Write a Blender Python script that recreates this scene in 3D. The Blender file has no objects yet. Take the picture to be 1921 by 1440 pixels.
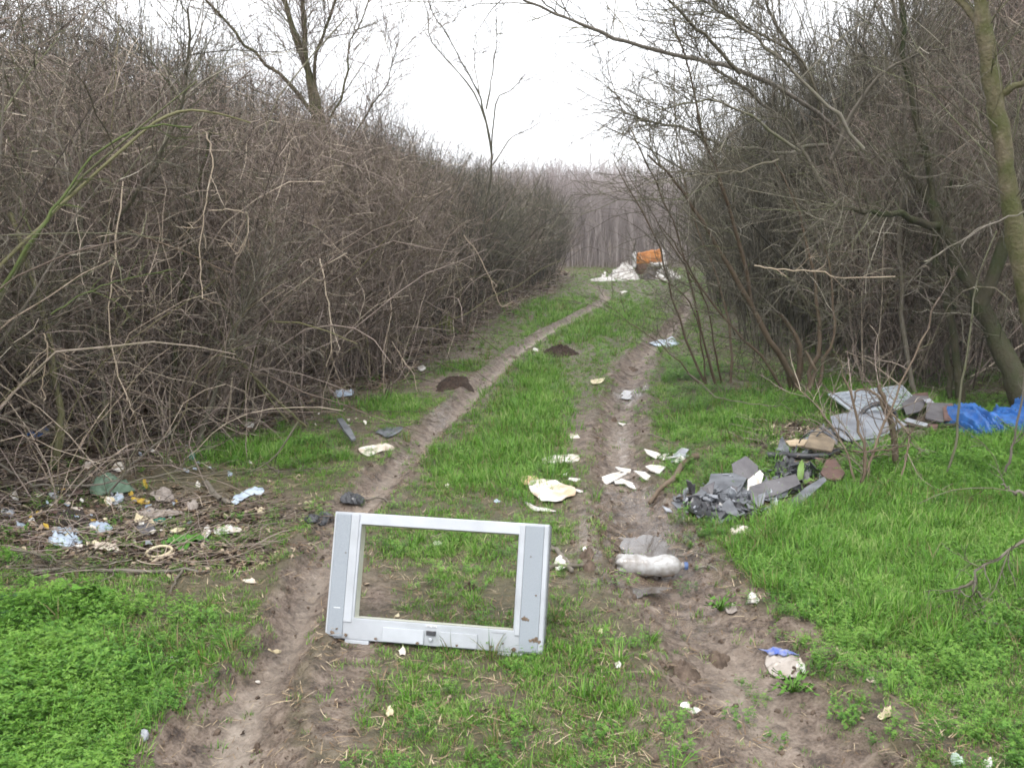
import bpy, bmesh, math, random
import numpy as np
from mathutils import Vector, Matrix
from mathutils.geometry import delaunay_2d_cdt

# ------------------------------------------------------------------ camera, sky, sun, exposure
S = bpy.context.scene
COL = S.collection
FPX, CX, CY, HOR, EYE = 1800.0, 960.5, 720.0, 430.0, 1.45
PITCH = math.atan((CY - HOR) / FPX)
cam = bpy.data.cameras.new('camera')
camo = bpy.data.objects.new('camera', cam)
COL.objects.link(camo)
camo.location = (0, 0, EYE)
camo.rotation_euler = (math.pi / 2 - PITCH, 0, 0)
cam.sensor_width = 36.0
cam.lens = FPX / 1921 * 36
cam.clip_start = 0.05
cam.clip_end = 1500
cam.dof.use_dof = True
cam.dof.focus_distance = 7.0
cam.dof.aperture_fstop = 16.0
S.camera = camo
S.view_settings.view_transform = 'Standard'
S.view_settings.look = 'None'
S.view_settings.gamma = 1.0
S.view_settings.use_curve_mapping = False
S.view_settings.exposure = 1.04
S.render.engine = 'CYCLES'
S.cycles.max_bounces = 4
S.cycles.diffuse_bounces = 2
S.cycles.use_adaptive_sampling = True
S.cycles.adaptive_threshold = 0.03
S.cycles.glossy_bounces = 2
S.cycles.transmission_bounces = 4
S.cycles.transparent_max_bounces = 6
S.cycles.use_denoising = True
S.cycles.filter_width = 1.7

SUN_EL, SUN_ROT = math.radians(62), math.radians(200)
w = bpy.data.worlds.new('World')
S.world = w
w.use_nodes = True
nt = w.node_tree
nt.nodes.clear()
wo = nt.nodes.new('ShaderNodeOutputWorld')
bg = nt.nodes.new('ShaderNodeBackground')
sky = nt.nodes.new('ShaderNodeTexSky')
sky.sky_type = 'NISHITA'
sky.sun_disc = False
sky.sun_elevation = SUN_EL
sky.sun_rotation = SUN_ROT
sky.air_density = 1.0
sky.dust_density = 5.0
cl = nt.nodes.new('ShaderNodeMix')
cl.data_type = 'RGBA'
cl.inputs[0].default_value = 0.86
cn = nt.nodes.new('ShaderNodeTexNoise')
cn.inputs['Scale'].default_value = 2.2
cn.inputs['Detail'].default_value = 4
cr = nt.nodes.new('ShaderNodeValToRGB')
cr.color_ramp.elements[0].position = 0.3
cr.color_ramp.elements[0].color = (10.6, 10.8, 11.3, 1)
cr.color_ramp.elements[1].position = 0.7
cr.color_ramp.elements[1].color = (12.6, 12.7, 13.0, 1)
nt.links.new(cn.outputs['Fac'], cr.inputs[0])
nt.links.new(sky.outputs[0], cl.inputs[6])
nt.links.new(cr.outputs[0], cl.inputs[7])
nt.links.new(cl.outputs[2], bg.inputs[0])
bg.inputs[1].default_value = 0.1
nt.links.new(bg.outputs[0], wo.inputs[0])

sun = bpy.data.lights.new('sun', 'SUN')
sun.energy = 1.0
sun.angle = math.radians(20)
sun.color = (1.0, 0.97, 0.92)
suno = bpy.data.objects.new('sun', sun)
COL.objects.link(suno)
suno.rotation_euler = (math.pi / 2 - SUN_EL, 0, math.radians(180) - SUN_ROT + math.radians(0))
suno.location = (0, 0, 30)

# ------------------------------------------------------------------ numbers: noise, terrain, tracks
rs = np.random.default_rng(20130406)
_perm = np.random.default_rng(5).random((256, 256))


def vnoise(x, y):
    xi, yi = np.floor(x).astype(int), np.floor(y).astype(int)
    fx, fy = x - xi, y - yi
    fx, fy = fx * fx * (3 - 2 * fx), fy * fy * (3 - 2 * fy)
    g = lambda a, b: _perm[a & 255, b & 255]
    return (g(xi, yi) * (1 - fx) + g(xi + 1, yi) * fx) * (1 - fy) + (g(xi, yi + 1) * (1 - fx) + g(xi + 1, yi + 1) * fx) * fy


def fbm(x, y, s, o=4, off=0.0):
    v, a, t = 0, 1.0, 0
    for i in range(o):
        v = v + a * vnoise(x * s + 17.3 * i + off, y * s + 9.1 * i - off)
        t += a
        a *= .5
        s *= 2.03
    return v / t


def sstep(a, b, x):
    t = np.clip((x - a) / (b - a), 0, 1)
    return t * t * (3 - 2 * t)


def to_px(x, y, z=0.0):
    c, s = math.cos(PITCH), math.sin(PITCH)
    zz = z - EYE
    fw = np.maximum(y * c - zz * s, .05)
    return CX + FPX * x / fw, CY - FPX * (y * s + zz * c) / fw


def flat(px, py):
    """point of the level ground seen at photo pixel (px, py)"""
    c, s = math.cos(PITCH), math.sin(PITCH)
    dx, dn = (px - CX) / FPX, (CY - py) / FPX
    dy, dz = c + dn * s, -s + dn * c
    t = -EYE / dz
    return dx * t, dy * t


LEFT_RUT = [(430, 1640, 230), (405, 1500, 180), (415, 1420, 145), (455, 1330, 100), (530, 1230, 62), (575, 1130, 54), (615, 1040, 62),
            (668, 960, 52), (738, 880, 44), (800, 815, 37), (865, 760, 29), (925, 700, 23), (985, 648, 18), (1050, 610, 13),
            (1110, 580, 12), (1138, 562, 9), (1128, 546, 7), (1100, 534, 6)]
RIGHT_RUT = [(1580, 1640, 290), (1530, 1500, 235), (1500, 1420, 215), (1440, 1330, 190), (1375, 1240, 165), (1300, 1150, 140), (1240, 1060, 112),
             (1208, 1000, 92), (1183, 940, 74), (1165, 880, 58), (1160, 820, 46), (1168, 760, 40), (1182, 710, 33),
             (1205, 665, 26), (1245, 630, 20), (1275, 600, 15), (1290, 570, 10), (1285, 548, 7)]


def worldline(L):
    out = []
    for px, py, hw in L:
        x, y = flat(px, py)
        out.append((x, y, hw * y / FPX))
    return np.array(out)


LRW, RRW = worldline(LEFT_RUT), worldline(RIGHT_RUT)


def linedist(x, y, L):
    """normalised distance to a line with width: 1 at the edge; also signed side"""
    best = np.full(x.shape, 99.0)
    side = np.zeros(x.shape)
    for i in range(len(L) - 1):
        ax, ay, aw = L[i]
        bx, by, bw = L[i + 1]
        vx, vy = bx - ax, by - ay
        t = np.clip(((x - ax) * vx + (y - ay) * vy) / (vx * vx + vy * vy), 0, 1)
        qx, qy = x - ax - t * vx, y - ay - t * vy
        d = np.hypot(qx, qy) / (aw + t * (bw - aw))
        m = d < best
        best = np.where(m, d, best)
        side = np.where(m, np.sign(vx * qy - vy * qx), side)
    return best, side


def blobs(u, v, L):
    o = np.zeros(u.shape)
    for px, py, rx, ry, val in L:
        o = o + val * np.exp(-(((u - px) / rx) ** 2 + ((v - py) / ry) ** 2))
    return o


LEFT_EDGE = [(-900, 1250), (-300, 1090), (0, 985), (160, 925), (340, 870), (540, 815), (640, 775), (790, 700), (850, 650), (950, 592), (1040, 552), (1068, 527), (1075, 515), (1000, 500)]
RIGHT_EDGE = [(2900, 900), (2200, 790), (1921, 752), (1790, 738), (1560, 735), (1430, 722), (1320, 700), (1285, 655), (1262, 600), (1262, 560), (1275, 530), (1290, 515), (1400, 500)]
LE = np.array([flat(*p) for p in LEFT_EDGE])
RE = np.array([flat(*p) for p in RIGHT_EDGE])


def beyond_left(x, y):
    """>0 metres inside the left thicket"""
    o = np.argsort(LE[:-1, 1])
    return np.interp(y, LE[o, 1], LE[o, 0]) - x


def beyond_right(x, y):
    o = np.argsort(RE[:-1, 1])
    return x - np.interp(y, RE[o, 1], RE[o, 0])


def hill(y):
    return np.where(y > 33, 0.048 * np.maximum(y - 33, 0) ** 1.0 * sstep(33, 45, y), 0) - 0.9 * sstep(140, 240, y) * 4


def height(x, y, fine=True):
    x, y = np.asarray(x, float), np.asarray(y, float)
    ld, _ = linedist(x, y, LRW)
    rd, _ = linedist(x, y, RRW)
    z = hill(y) + 0.05 * (fbm(x, y, .45, 2) - .5)
    near = 1 - sstep(30, 36, y)
    for d, dep in ((ld, .055), (rd, .065)):
        z = z - near * dep * np.exp(-(d / .75) ** 2 * 1.1) + near * .028 * np.exp(-((d - 1.25) / .35) ** 2)
    z = z + near * (0.12 * sstep(0, 1.5, beyond_left(x, y)) + .06 * sstep(0, 2, beyond_right(x, y)))
    if fine:
        mud = np.clip(1.35 - np.minimum(ld, rd), 0, 1)
        rim = np.exp(-((np.minimum(ld, rd) - 1.0) / .35) ** 2)
        z = z + near * ((.020 * mud + .016) * (fbm(x, y, 5.5, 3, 3.) - .5)
                        + (.022 * mud + .03 * rim) * np.abs(fbm(x, y, 17, 3, 8.) - .5) * 2.2
                        + .006 * (fbm(x, y, 40, 2, 4.) - .5))
        for d_ in (ld, rd):
            z = z + near * .008 * np.sin(y * 42 + 2.5 * np.abs(d_) * 3) * np.exp(-(d_ / .42) ** 2) * sstep(.42, .58, fbm(x, y, .9, 2, 91.)) * (y > 4)
    return z


def ground(px, py, fine=True):
    """point on the real ground seen at photo pixel"""
    c, s = math.cos(PITCH), math.sin(PITCH)
    dx, dn = (px - CX) / FPX, (CY - py) / FPX
    dy, dz = c + dn * s, -s + dn * c
    z = 0.0
    for _ in range(6):
        t = (z - EYE) / dz
        z = float(height(dx * t, dy * t, fine))
    return dx * t, dy * t, z


def at(px, py, y):
    """point at forward distance y (world y) behind photo pixel"""
    c, s = math.cos(PITCH), math.sin(PITCH)
    dx, dn = (px - CX) / FPX, (CY - py) / FPX
    dy, dz = c + dn * s, -s + dn * c
    t = y / dy
    return (dx * t, y, EYE + dz * t)


# photo-space blobs that describe where things grow / lie (evaluated at world points)
def fields(x, y):
    u, v = to_px(x, y)
    ld, _ = linedist(x, y, LRW)
    rd, _ = linedist(x, y, RRW)
    wob = (fbm(x, y, 2.2, 3, 1.) - .5) * 1.1 + (fbm(x, y, 9, 2, 6.) - .5) * .7
    bare = 1 - sstep(.6, 1.5, np.minimum(ld, rd) + wob * .8 + (fbm(x, y, 26, 2, 2.) - .5) * .9)
    bare = np.maximum(bare, np.clip(blobs(u, v, [
        (720, 830, 70, 30, .9), (850, 718, 50, 20, 1.2), (640, 1280, 75, 60, 1.0), (620, 1370, 60, 60, .9), (690, 1215, 60, 25, .6),
        (460, 1050, 90, 45, .35), (520, 960, 70, 30, .7), (1100, 800, 26, 45, .8),
        (1100, 1000, 34, 110, .8), (1040, 1075, 30, 40, .3), (640, 600, 60, 14, .2), (1010, 700, 20, 10, .2), (1480, 1180, 60, 30, .45),
        (1660, 1350, 90, 50, .6), (1500, 820, 60, 22, .9), (710, 1130, 40, 40, .55), (880, 1240, 40, 12, .5), (930, 1310, 50, 25, .45),
        (350, 1290, 60, 60, .25), (1030, 1390, 60, 40, .3), (1250, 835, 40, 12, .5), (885, 668, 60, 14, .5), (800, 1180, 60, 25, .3), (700, 1090, 50, 50, .35),
        (1080, 830, 18, 60, .4), (1800, 1420, 90, 30, .5), (1370, 948, 100, 34, 1.3), (1490, 905, 80, 26, 1.2), (1510, 862, 70, 16, 1.2), (1640, 815, 90, 26, 1.2), (1745, 795, 60, 16, 1.2), (1050, 660, 34, 9, 1.6), (850, 722, 40, 12, 1.5)]) * (1.05 - wob * 1.2), 0, 1))
    bl, br = beyond_left(x, y), beyond_right(x, y)
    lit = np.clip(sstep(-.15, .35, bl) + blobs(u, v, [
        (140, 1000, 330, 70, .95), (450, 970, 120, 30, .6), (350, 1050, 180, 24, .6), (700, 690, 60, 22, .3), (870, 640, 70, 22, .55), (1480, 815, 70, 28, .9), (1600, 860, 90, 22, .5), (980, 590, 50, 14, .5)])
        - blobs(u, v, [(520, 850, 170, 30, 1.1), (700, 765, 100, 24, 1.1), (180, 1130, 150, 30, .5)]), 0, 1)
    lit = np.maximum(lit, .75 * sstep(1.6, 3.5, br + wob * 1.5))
    # living cover
    centre = sstep(.9, 1.5, ld) * sstep(.9, 1.5, rd)
    patch = fbm(x, y, 1.6, 3, 11.)
    cover = np.clip(1.45 * (patch - .5) * 3 + .95, 0, 1)
    lush = np.clip(blobs(u, v, [(1700, 1020, 380, 190, 1.2), (1500, 780, 250, 60, 1.0), (1850, 870, 200, 60, 1.0), (60, 1330, 260, 190, 1.3),
                                (1000, 770, 90, 170, .9), (860, 880, 90, 60, .8), (1150, 600, 110, 50, .9), (840, 1030, 130, 45, .6), (800, 1320, 60, 30, .9), (1150, 1300, 70, 70, .5), (1000, 1240, 120, 30, .5), (520, 855, 160, 30, 1.), (720, 762, 100, 22, 1.), (860, 692, 50, 14, 1.), (1000, 580, 70, 14, .8)]), 0, 1)
    cover = np.clip(cover * .75 + lush * .75, 0, 1) * np.clip(.45 + 1.6 * fbm(x, y, 12, 2, 41.) - (v > 1050) * .25 * (lush < .7) + .6 * (v < 960), 0, 1)
    cover = np.maximum(cover, .95 * sstep(1.0, 1.5, ld) * sstep(1.0, 1.6, rd) * (v < 930) * (u > 700) * (u < 1320) * (beyond_left(x, y) < -.3))
    cover = np.maximum(cover, .8 * sstep(.28, .5, fbm(x, y, 4, 3, 81.)) * np.clip(blobs(u, v, [(870, 1060, 130, 110, 1.3), (980, 1320, 240, 130, .9), (1060, 1180, 60, 60, .7)]), 0, 1) * (1 - bare))
    cover = np.maximum(cover, np.clip(blobs(u, v, [(400, 1150, 120, 90, .8), (330, 1230, 90, 70, .7), (1230, 1180, 30, 60, .3)]), 0, 1) * (fbm(x, y, 6, 3, 51.) > .5) * .9)
    cover = np.maximum(cover, .9 * (v < 660) * (beyond_left(x, y) < .05) * (beyond_right(x, y) < .3) * (y < 33))
    cover = cover * (1 - .93 * bare) * (1 - (.78 - .22 * (v > 900)) * lit)
    clover = (1 - .5 * sstep(.45, .6, fbm(x, y, 2.5, 3, 61.)))* np.clip(blobs(u, v, [(20, 1360, 230, 170, 1.5), (1800, 850, 230, 50, 1.5), (1300, 700, 60, 30, .6), (100, 1160, 120, 60, .5), (1900, 1050, 60, 60, .6),
                                  (520, 850, 120, 22, .5), (1650, 1350, 120, 40, .3), (1560, 760, 160, 18, .7), (1000, 1020, 50, 50, .2)]), 0, 1)
    return dict(u=u, v=v, ld=ld, rd=rd, bare=bare, lit=lit, cover=cover, clover=clover, lush=lush, bl=bl, br=br, centre=centre)


# ------------------------------------------------------------------ helpers
def props(o, label=None, cat=None, group=None, kind=None):
    if label: o['label'] = label
    if cat: o['category'] = cat
    if group: o['group'] = group
    if kind: o['kind'] = kind
    return o


def link(o, parent=None):
    COL.objects.link(o)
    if parent: o.parent = parent
    return o


def empty(name, loc=(0, 0, 0), rotz=0.0):
    o = bpy.data.objects.new(name, None)
    o.empty_display_size = .1
    o.location = loc
    o.rotation_euler = (0, 0, rotz)
    return link(o)


def np_mesh(name, V, Q=None, T=None, mats=(), tone=None, smooth=True, midx=None):
    me = bpy.data.meshes.new(name)
    V = np.ascontiguousarray(V, np.float32)
    me.vertices.add(len(V))
    me.vertices.foreach_set('co', V.ravel())
    idx, starts, n = [], [], 0
    if Q is not None and len(Q):
        Q = np.asarray(Q, np.int32)
        idx.append(Q.ravel()); starts.append(np.arange(len(Q)) * 4); n = len(Q) * 4
    if T is not None and len(T):
        T = np.asarray(T, np.int32)
        idx.append(T.ravel()); starts.append(n + np.arange(len(T)) * 3)
    idx = np.concatenate(idx).astype(np.int32); starts = np.concatenate(starts).astype(np.int32)
    me.loops.add(len(idx)); me.loops.foreach_set('vertex_index', idx)
    me.polygons.add(len(starts)); me.polygons.foreach_set('loop_start', starts)
    if midx is not None: me.polygons.foreach_set('material_index', np.asarray(midx, np.int32))
    me.update(calc_edges=True)
    if smooth: me.shade_smooth()
    if tone is not None:
        a = me.attributes.new('tone', 'FLOAT', 'POINT')
        a.data.foreach_set('value', np.ascontiguousarray(tone, np.float32))
    for m in mats: me.materials.append(m)
    return me


def pymesh(name, verts, faces, mat=None, smooth=False):
    me = bpy.data.meshes.new(name)
    me.from_pydata([tuple(v) for v in verts], [], faces)
    me.update()
    if mat: me.materials.append(mat)
    if smooth: me.shade_smooth()
    return me


def bm_obj(name, bm, mat, parent=None, smooth=False, bevel=0.0, seg=2):
    me = bpy.data.meshes.new(name)
    bmesh.ops.recalc_face_normals(bm, faces=bm.faces)
    bm.to_mesh(me); bm.free()
    if mat: me.materials.append(mat)
    if smooth: me.shade_smooth()
    o = link(bpy.data.objects.new(name, me), parent)
    if bevel:
        b = o.modifiers.new('bevel', 'BEVEL'); b.width = bevel; b.segments = seg; b.limit_method = 'ANGLE'
    return o


def box(bm, x0, x1, y0, y1, z0, z1):
    vs = [bm.verts.new(p) for p in ((x0, y0, z0), (x1, y0, z0), (x1, y1, z0), (x0, y1, z0), (x0, y0, z1), (x1, y0, z1), (x1, y1, z1), (x0, y1, z1))]
    for f in ((0, 3, 2, 1), (4, 5, 6, 7), (0, 1, 5, 4), (1, 2, 6, 5), (2, 3, 7, 6), (3, 0, 4, 7)):
        bm.faces.new([vs[i] for i in f])


# ---- materials
MATS = {}


def mat(name, c1, c2=None, scale=8.0, rough=.7, bump=.3, bscale=None, bdist=.01, spec=.3, c3=None, trans=0.0, detail=5, coat=0.0, metal=0.0):
    """two/three tone noise mottled surface with relief"""
    if name in MATS: return MATS[name]
    m = bpy.data.materials.new(name); m.use_nodes = True
    n, l = m.node_tree.nodes, m.node_tree.links
    p = n['Principled BSDF']
    c2 = c2 or tuple(x * .75 for x in c1)
    tc = n.new('ShaderNodeTexCoord')
    nz = n.new('ShaderNodeTexNoise'); nz.inputs['Scale'].default_value = scale; nz.inputs['Detail'].default_value = detail
    oi = n.new('ShaderNodeObjectInfo')
    ad = n.new('ShaderNodeVectorMath'); ad.operation = 'ADD'
    l.new(tc.outputs['Object'], ad.inputs[0]); l.new(oi.outputs['Random'], ad.inputs[1])
    l.new(ad.outputs[0], nz.inputs['Vector'])
    r = n.new('ShaderNodeValToRGB')
    r.color_ramp.elements[0].position = .35; r.color_ramp.elements[0].color = (*c2, 1)
    r.color_ramp.elements[1].position = .62; r.color_ramp.elements[1].color = (*c1, 1)
    if c3:
        e = r.color_ramp.elements.new(.72); e.color = (*c3, 1)
    l.new(nz.outputs['Fac'], r.inputs[0]); l.new(r.outputs[0], p.inputs['Base Color'])
    p.inputs['Roughness'].default_value = rough
    p.inputs['Specular IOR Level'].default_value = spec
    p.inputs['Transmission Weight'].default_value = trans
    p.inputs['Coat Weight'].default_value = coat
    p.inputs['Metallic'].default_value = metal
    if bump:
        b = n.new('ShaderNodeBump'); b.inputs['Strength'].default_value = bump; b.inputs['Distance'].default_value = bdist
        nb = n.new('ShaderNodeTexNoise'); nb.inputs['Scale'].default_value = bscale or scale * 4; nb.inputs['Detail'].default_value = 6
        l.new(ad.outputs[0], nb.inputs['Vector']); l.new(nb.outputs['Fac'], b.inputs['Height']); l.new(b.outputs[0], p.inputs['Normal'])
    MATS[name] = m
    return m


def ramp_mat(name, stops, attr='tone', noise=.15, nscale=20, rough=.8, transl=0.0, spec=.25, objrand=.0, bump=0.0, moss=None, drift=0.0):
    """colour read from a per-strand tone attribute, wavering with noise and per instance"""
    m = bpy.data.materials.new(name); m.use_nodes = True
    n, l = m.node_tree.nodes, m.node_tree.links
    p = n['Principled BSDF']
    at_ = n.new('ShaderNodeAttribute'); at_.attribute_name = attr
    tc = n.new('ShaderNodeTexCoord')
    nz = n.new('ShaderNodeTexNoise'); nz.inputs['Scale'].default_value = nscale; nz.inputs['Detail'].default_value = 3
    l.new(tc.outputs['Object'], nz.inputs['Vector'])
    ma = n.new('ShaderNodeMath'); ma.operation = 'MULTIPLY_ADD'; ma.inputs[1].default_value = noise * 2; ma.inputs[2].default_value = -noise
    l.new(nz.outputs['Fac'], ma.inputs[0])
    a1 = n.new('ShaderNodeMath'); a1.operation = 'ADD'
    l.new(at_.outputs['Fac'], a1.inputs[0]); l.new(ma.outputs[0], a1.inputs[1])
    oi = n.new('ShaderNodeObjectInfo')
    mb = n.new('ShaderNodeMath'); mb.operation = 'MULTIPLY_ADD'; mb.inputs[1].default_value = objrand * 2; mb.inputs[2].default_value = -objrand
    l.new(oi.outputs['Random'], mb.inputs[0])
    a2 = n.new('ShaderNodeMath'); a2.operation = 'ADD'; a2.use_clamp = True
    l.new(a1.outputs[0], a2.inputs[0]); l.new(mb.outputs[0], a2.inputs[1])
    if drift:
        ge = n.new('ShaderNodeNewGeometry'); nd = n.new('ShaderNodeTexNoise'); nd.inputs['Scale'].default_value = 1.7; nd.inputs['Detail'].default_value = 4
        l.new(ge.outputs['Position'], nd.inputs['Vector'])
        md = n.new('ShaderNodeMath'); md.operation = 'MULTIPLY_ADD'; md.inputs[1].default_value = drift * 4; md.inputs[2].default_value = -drift * 2
        l.new(nd.outputs['Fac'], md.inputs[0])
        a3 = n.new('ShaderNodeMath'); a3.operation = 'ADD'; a3.use_clamp = True
        l.new(a2.outputs[0], a3.inputs[0]); l.new(md.outputs[0], a3.inputs[1]); a2 = a3
    r = n.new('ShaderNodeValToRGB')
    els = r.color_ramp.elements
    for i, (pos, c) in enumerate(stops):
        e = els[i] if i < 2 else els.new(pos)
        e.position = pos; e.color = (*c, 1)
    l.new(a2.outputs[0], r.inputs[0])
    col = r.outputs[0]
    if moss:
        nm = n.new('ShaderNodeTexNoise'); nm.inputs['Scale'].default_value = moss[1]; nm.inputs['Detail'].default_value = 5
        l.new(tc.outputs['Object'], nm.inputs['Vector'])
        rm = n.new('ShaderNodeMapRange'); rm.inputs[1].default_value = .5 - moss[2] * .2; rm.inputs[2].default_value = .72 - moss[2] * .2
        l.new(nm.outputs['Fac'], rm.inputs[0])
        mx = n.new('ShaderNodeMix'); mx.data_type = 'RGBA'; mx.inputs[7].default_value = (*moss[0], 1)
        l.new(rm.outputs[0], mx.inputs[0]); l.new(col, mx.inputs[6]); col = mx.outputs[2]
    l.new(col, p.inputs['Base Color'])
    p.inputs['Roughness'].default_value = rough
    p.inputs['Specular IOR Level'].default_value = spec
    if bump:
        b = n.new('ShaderNodeBump'); b.inputs['Strength'].default_value = bump; b.inputs['Distance'].default_value = .01
        nb = n.new('ShaderNodeTexNoise'); nb.inputs['Scale'].default_value = 60; nb.inputs['Detail'].default_value = 6
        l.new(tc.outputs['Object'], nb.inputs['Vector']); l.new(nb.outputs['Fac'], b.inputs['Height']); l.new(b.outputs[0], p.inputs['Normal'])
    if transl:
        t = n.new('ShaderNodeBsdfTranslucent'); l.new(col, t.inputs['Color'])
        mx = n.new('ShaderNodeMixShader'); mx.inputs[0].default_value = transl
        l.new(p.outputs[0], mx.inputs[1]); l.new(t.outputs[0], mx.inputs[2]); l.new(mx.outputs[0], n['Material Output'].inputs['Surface'])
    MATS[name] = m
    return m


M_BRAMBLE = ramp_mat('bramble_bark', [(0, (.03, .024, .02)), (.3, (.13, .10, .08)), (.58, (.32, .26, .225)), (.75, (.12, .12, .05)), (.86, (.30, .235, .18)), (1, (.62, .53, .42))], objrand=.06)
M_THORN = ramp_mat('blackthorn_bark', [(0, (.028, .027, .02)), (.4, (.085, .08, .055)), (.7, (.17, .155, .125)), (1, (.38, .34, .28))], objrand=.08)
M_HAZEL = ramp_mat('hazel_bark', [(0, (.03, .027, .019)), (.35, (.10, .088, .06)), (.6, (.18, .16, .135)), (.8, (.11, .12, .055)), (1, (.46, .42, .34))], objrand=.08)
M_FAR = ramp_mat('hazed_sapling_bark', [(0, (.21, .175, .165)), (.5, (.34, .295, .285)), (1, (.46, .41, .39))], objrand=.2)  # bark paled so its colour carries some of the distance haze
M_TRUNK = ramp_mat('trunk_bark', [(0, (.04, .032, .022)), (.5, (.115, .095, .058)), (1, (.21, .18, .125))], noise=.55, nscale=22, bump=1., moss=((.075, .08, .03), 6, .5))
M_MOSSY = ramp_mat('mossy_bark', [(0, (.022, .02, .012)), (.5, (.055, .05, .03)), (1, (.10, .09, .055))], noise=.35, nscale=10, bump=.9, moss=((.028, .038, .012), 5, .3))
M_OLIVE = ramp_mat('olive_bark', [(0, (.07, .065, .025)), (.5, (.13, .125, .06)), (1, (.19, .18, .10))], noise=.3, nscale=12, bump=.4)
M_CANE = ramp_mat('pale_cane', [(0, (.24, .18, .12)), (.5, (.44, .36, .27)), (1, (.60, .52, .42))], noise=.3, nscale=12)
M_GREENCANE = ramp_mat('green_cane', [(0, (.05, .06, .025)), (.5, (.085, .11, .035)), (1, (.13, .14, .06))], noise=.3, nscale=12)
M_BROWNST = ramp_mat('brown_stem', [(0, (.07, .05, .032)), (.5, (.135, .10, .07)), (1, (.24, .19, .14))], noise=.3, nscale=12, bump=.4)
GRASSC = [(0, (.25, .20, .10)), (.10, (.14, .17, .045)), (.2, (.05, .12, .02)), (.45, (.115, .28, .03)), (.75, (.19, .39, .055)), (1, (.38, .46, .17))]
M_GRASS = ramp_mat('grass_blade', GRASSC, drift=.3, noise=.12, nscale=3, rough=.5, transl=.35, objrand=.2, spec=.35)
M_CLOVER = ramp_mat('chickweed_leaf', drift=.3, stops=[(0, (.03, .085, .012)), (.5, (.085, .22, .025)), (1, (.19, .35, .055))], noise=.1, rough=.45, transl=.3, objrand=.22, spec=.35)
M_STRAW = ramp_mat('dry_straw', [(0, (.14, .09, .05)), (.5, (.30, .22, .13)), (1, (.50, .41, .28))], noise=.1, rough=.7, objrand=.4)
M_LITTER = ramp_mat('leaf_litter', [(0, (.035, .025, .018)), (.5, (.11, .075, .05)), (.85, (.22, .16, .11)), (1, (.36, .29, .21))], noise=.1, rough=.8, objrand=.45)
M_CLOD = mat('mud_clod', (.13, .095, .07), (.06, .042, .03), 30, .75, .5, spec=.3)
M_BUD = mat('bud_leaf', (.14, .20, .03), (.09, .15, .02), 30, .5, 0)


# ---- strands as three-or-more sided tapering tubes
def norm(a):
    return a / np.maximum(np.linalg.norm(a, axis=-1, keepdims=True), 1e-9)


def tubes(strands):
    """strands: list of (P[S,K,3], R[S,K], tone[S], sides) -> V, Q, tone"""
    VV, QQ, TT, off = [], [], [], 0
    for P, R, tone, m in strands:
        Sn, K, _ = P.shape
        T = np.empty_like(P)
        T[:, 1:-1] = P[:, 2:] - P[:, :-2]; T[:, 0] = P[:, 1] - P[:, 0]; T[:, -1] = P[:, -1] - P[:, -2]
        T = norm(T)
        ref = norm(np.random.default_rng(Sn).normal(size=(Sn, 1, 3)))
        Nn = norm(np.cross(T, np.broadcast_to(ref, T.shape)))
        B = np.cross(T, Nn)
        a = np.arange(m) * 2 * np.pi / m
        ring = P[:, :, None, :] + R[:, :, None, None] * (Nn[:, :, None, :] * np.cos(a)[None, None, :, None] + B[:, :, None, :] * np.sin(a)[None, None, :, None])
        VV.append(ring.reshape(-1, 3))
        base = off + (np.arange(Sn)[:, None, None] * K + np.arange(K - 1)[None, :, None]) * m
        j = np.arange(m)[None, None, :]; jn = (j + 1) % m
        QQ.append(np.stack([base + j, base + jn, base + m + jn, base + m + j], -1).reshape(-1, 4))
        TT.append(np.repeat(tone, K * m))
        off += Sn * K * m
    return np.concatenate(VV), np.concatenate(QQ), np.concatenate(TT)


def grow(rng, P0, D0, L, K, r0, r1, wig=.1, bend=.05, grav=0.0):
    n = len(P0)
    D = norm(D0); P = [P0]
    bv = rng.normal(size=(n, 3)) * bend
    L = np.broadcast_to(L, (n,)); r0 = np.broadcast_to(r0, (n,)); r1 = np.broadcast_to(r1, (n,))
    g = np.broadcast_to(grav, (n,))
    for k in range(1, K):
        D = norm(D + bv + rng.normal(size=(n, 3)) * wig + np.stack([0 * g, 0 * g, g], -1))
        P.append(P[-1] + D * (L / (K - 1))[:, None])
    t = np.linspace(0, 1, K)[None, :]
    return np.stack(P, 1), r0[:, None] * (1 - t) + r1[:, None] * t


def sprout(rng, P, R, n, t0=.15, t1=1., ang=(.4, 1.1), up=.0):
    """n starts on parent strands -> points, directions, parent radius, t"""
    Sn, K, _ = P.shape
    ln = np.linalg.norm(P[:, -1] - P[:, 0], axis=1) + .01
    i = rng.choice(Sn, n, p=ln / ln.sum())
    t = t0 + (t1 - t0) * rng.random(n)
    f = t * (K - 1); k = np.minimum(f.astype(int), K - 2); fr = (f - k)[:, None]
    a, b = P[i, k], P[i, k + 1]
    p = a * (1 - fr) + b * fr
    T = norm(b - a)
    pr = norm(np.cross(T, rng.normal(size=(n, 3))))
    an = (ang[0] + (ang[1] - ang[0]) * rng.random(n))[:, None]
    D = norm(np.cos(an) * T + np.sin(an) * pr + np.array([0, 0, up]))
    r = R[i, k] * (1 - fr[:, 0]) + R[i, k + 1] * fr[:, 0]
    return p, D, r, t


def floorclip(P, z=.01):
    P[..., 2] = np.maximum(P[..., 2], z)
    return P


def tones(rng, n, lo=0., hi=.75, pale=.06):
    t = lo + (hi - lo) * rng.random(n)
    return np.where(rng.random(n) < pale, .88 + .12 * rng.random(n), t)


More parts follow.
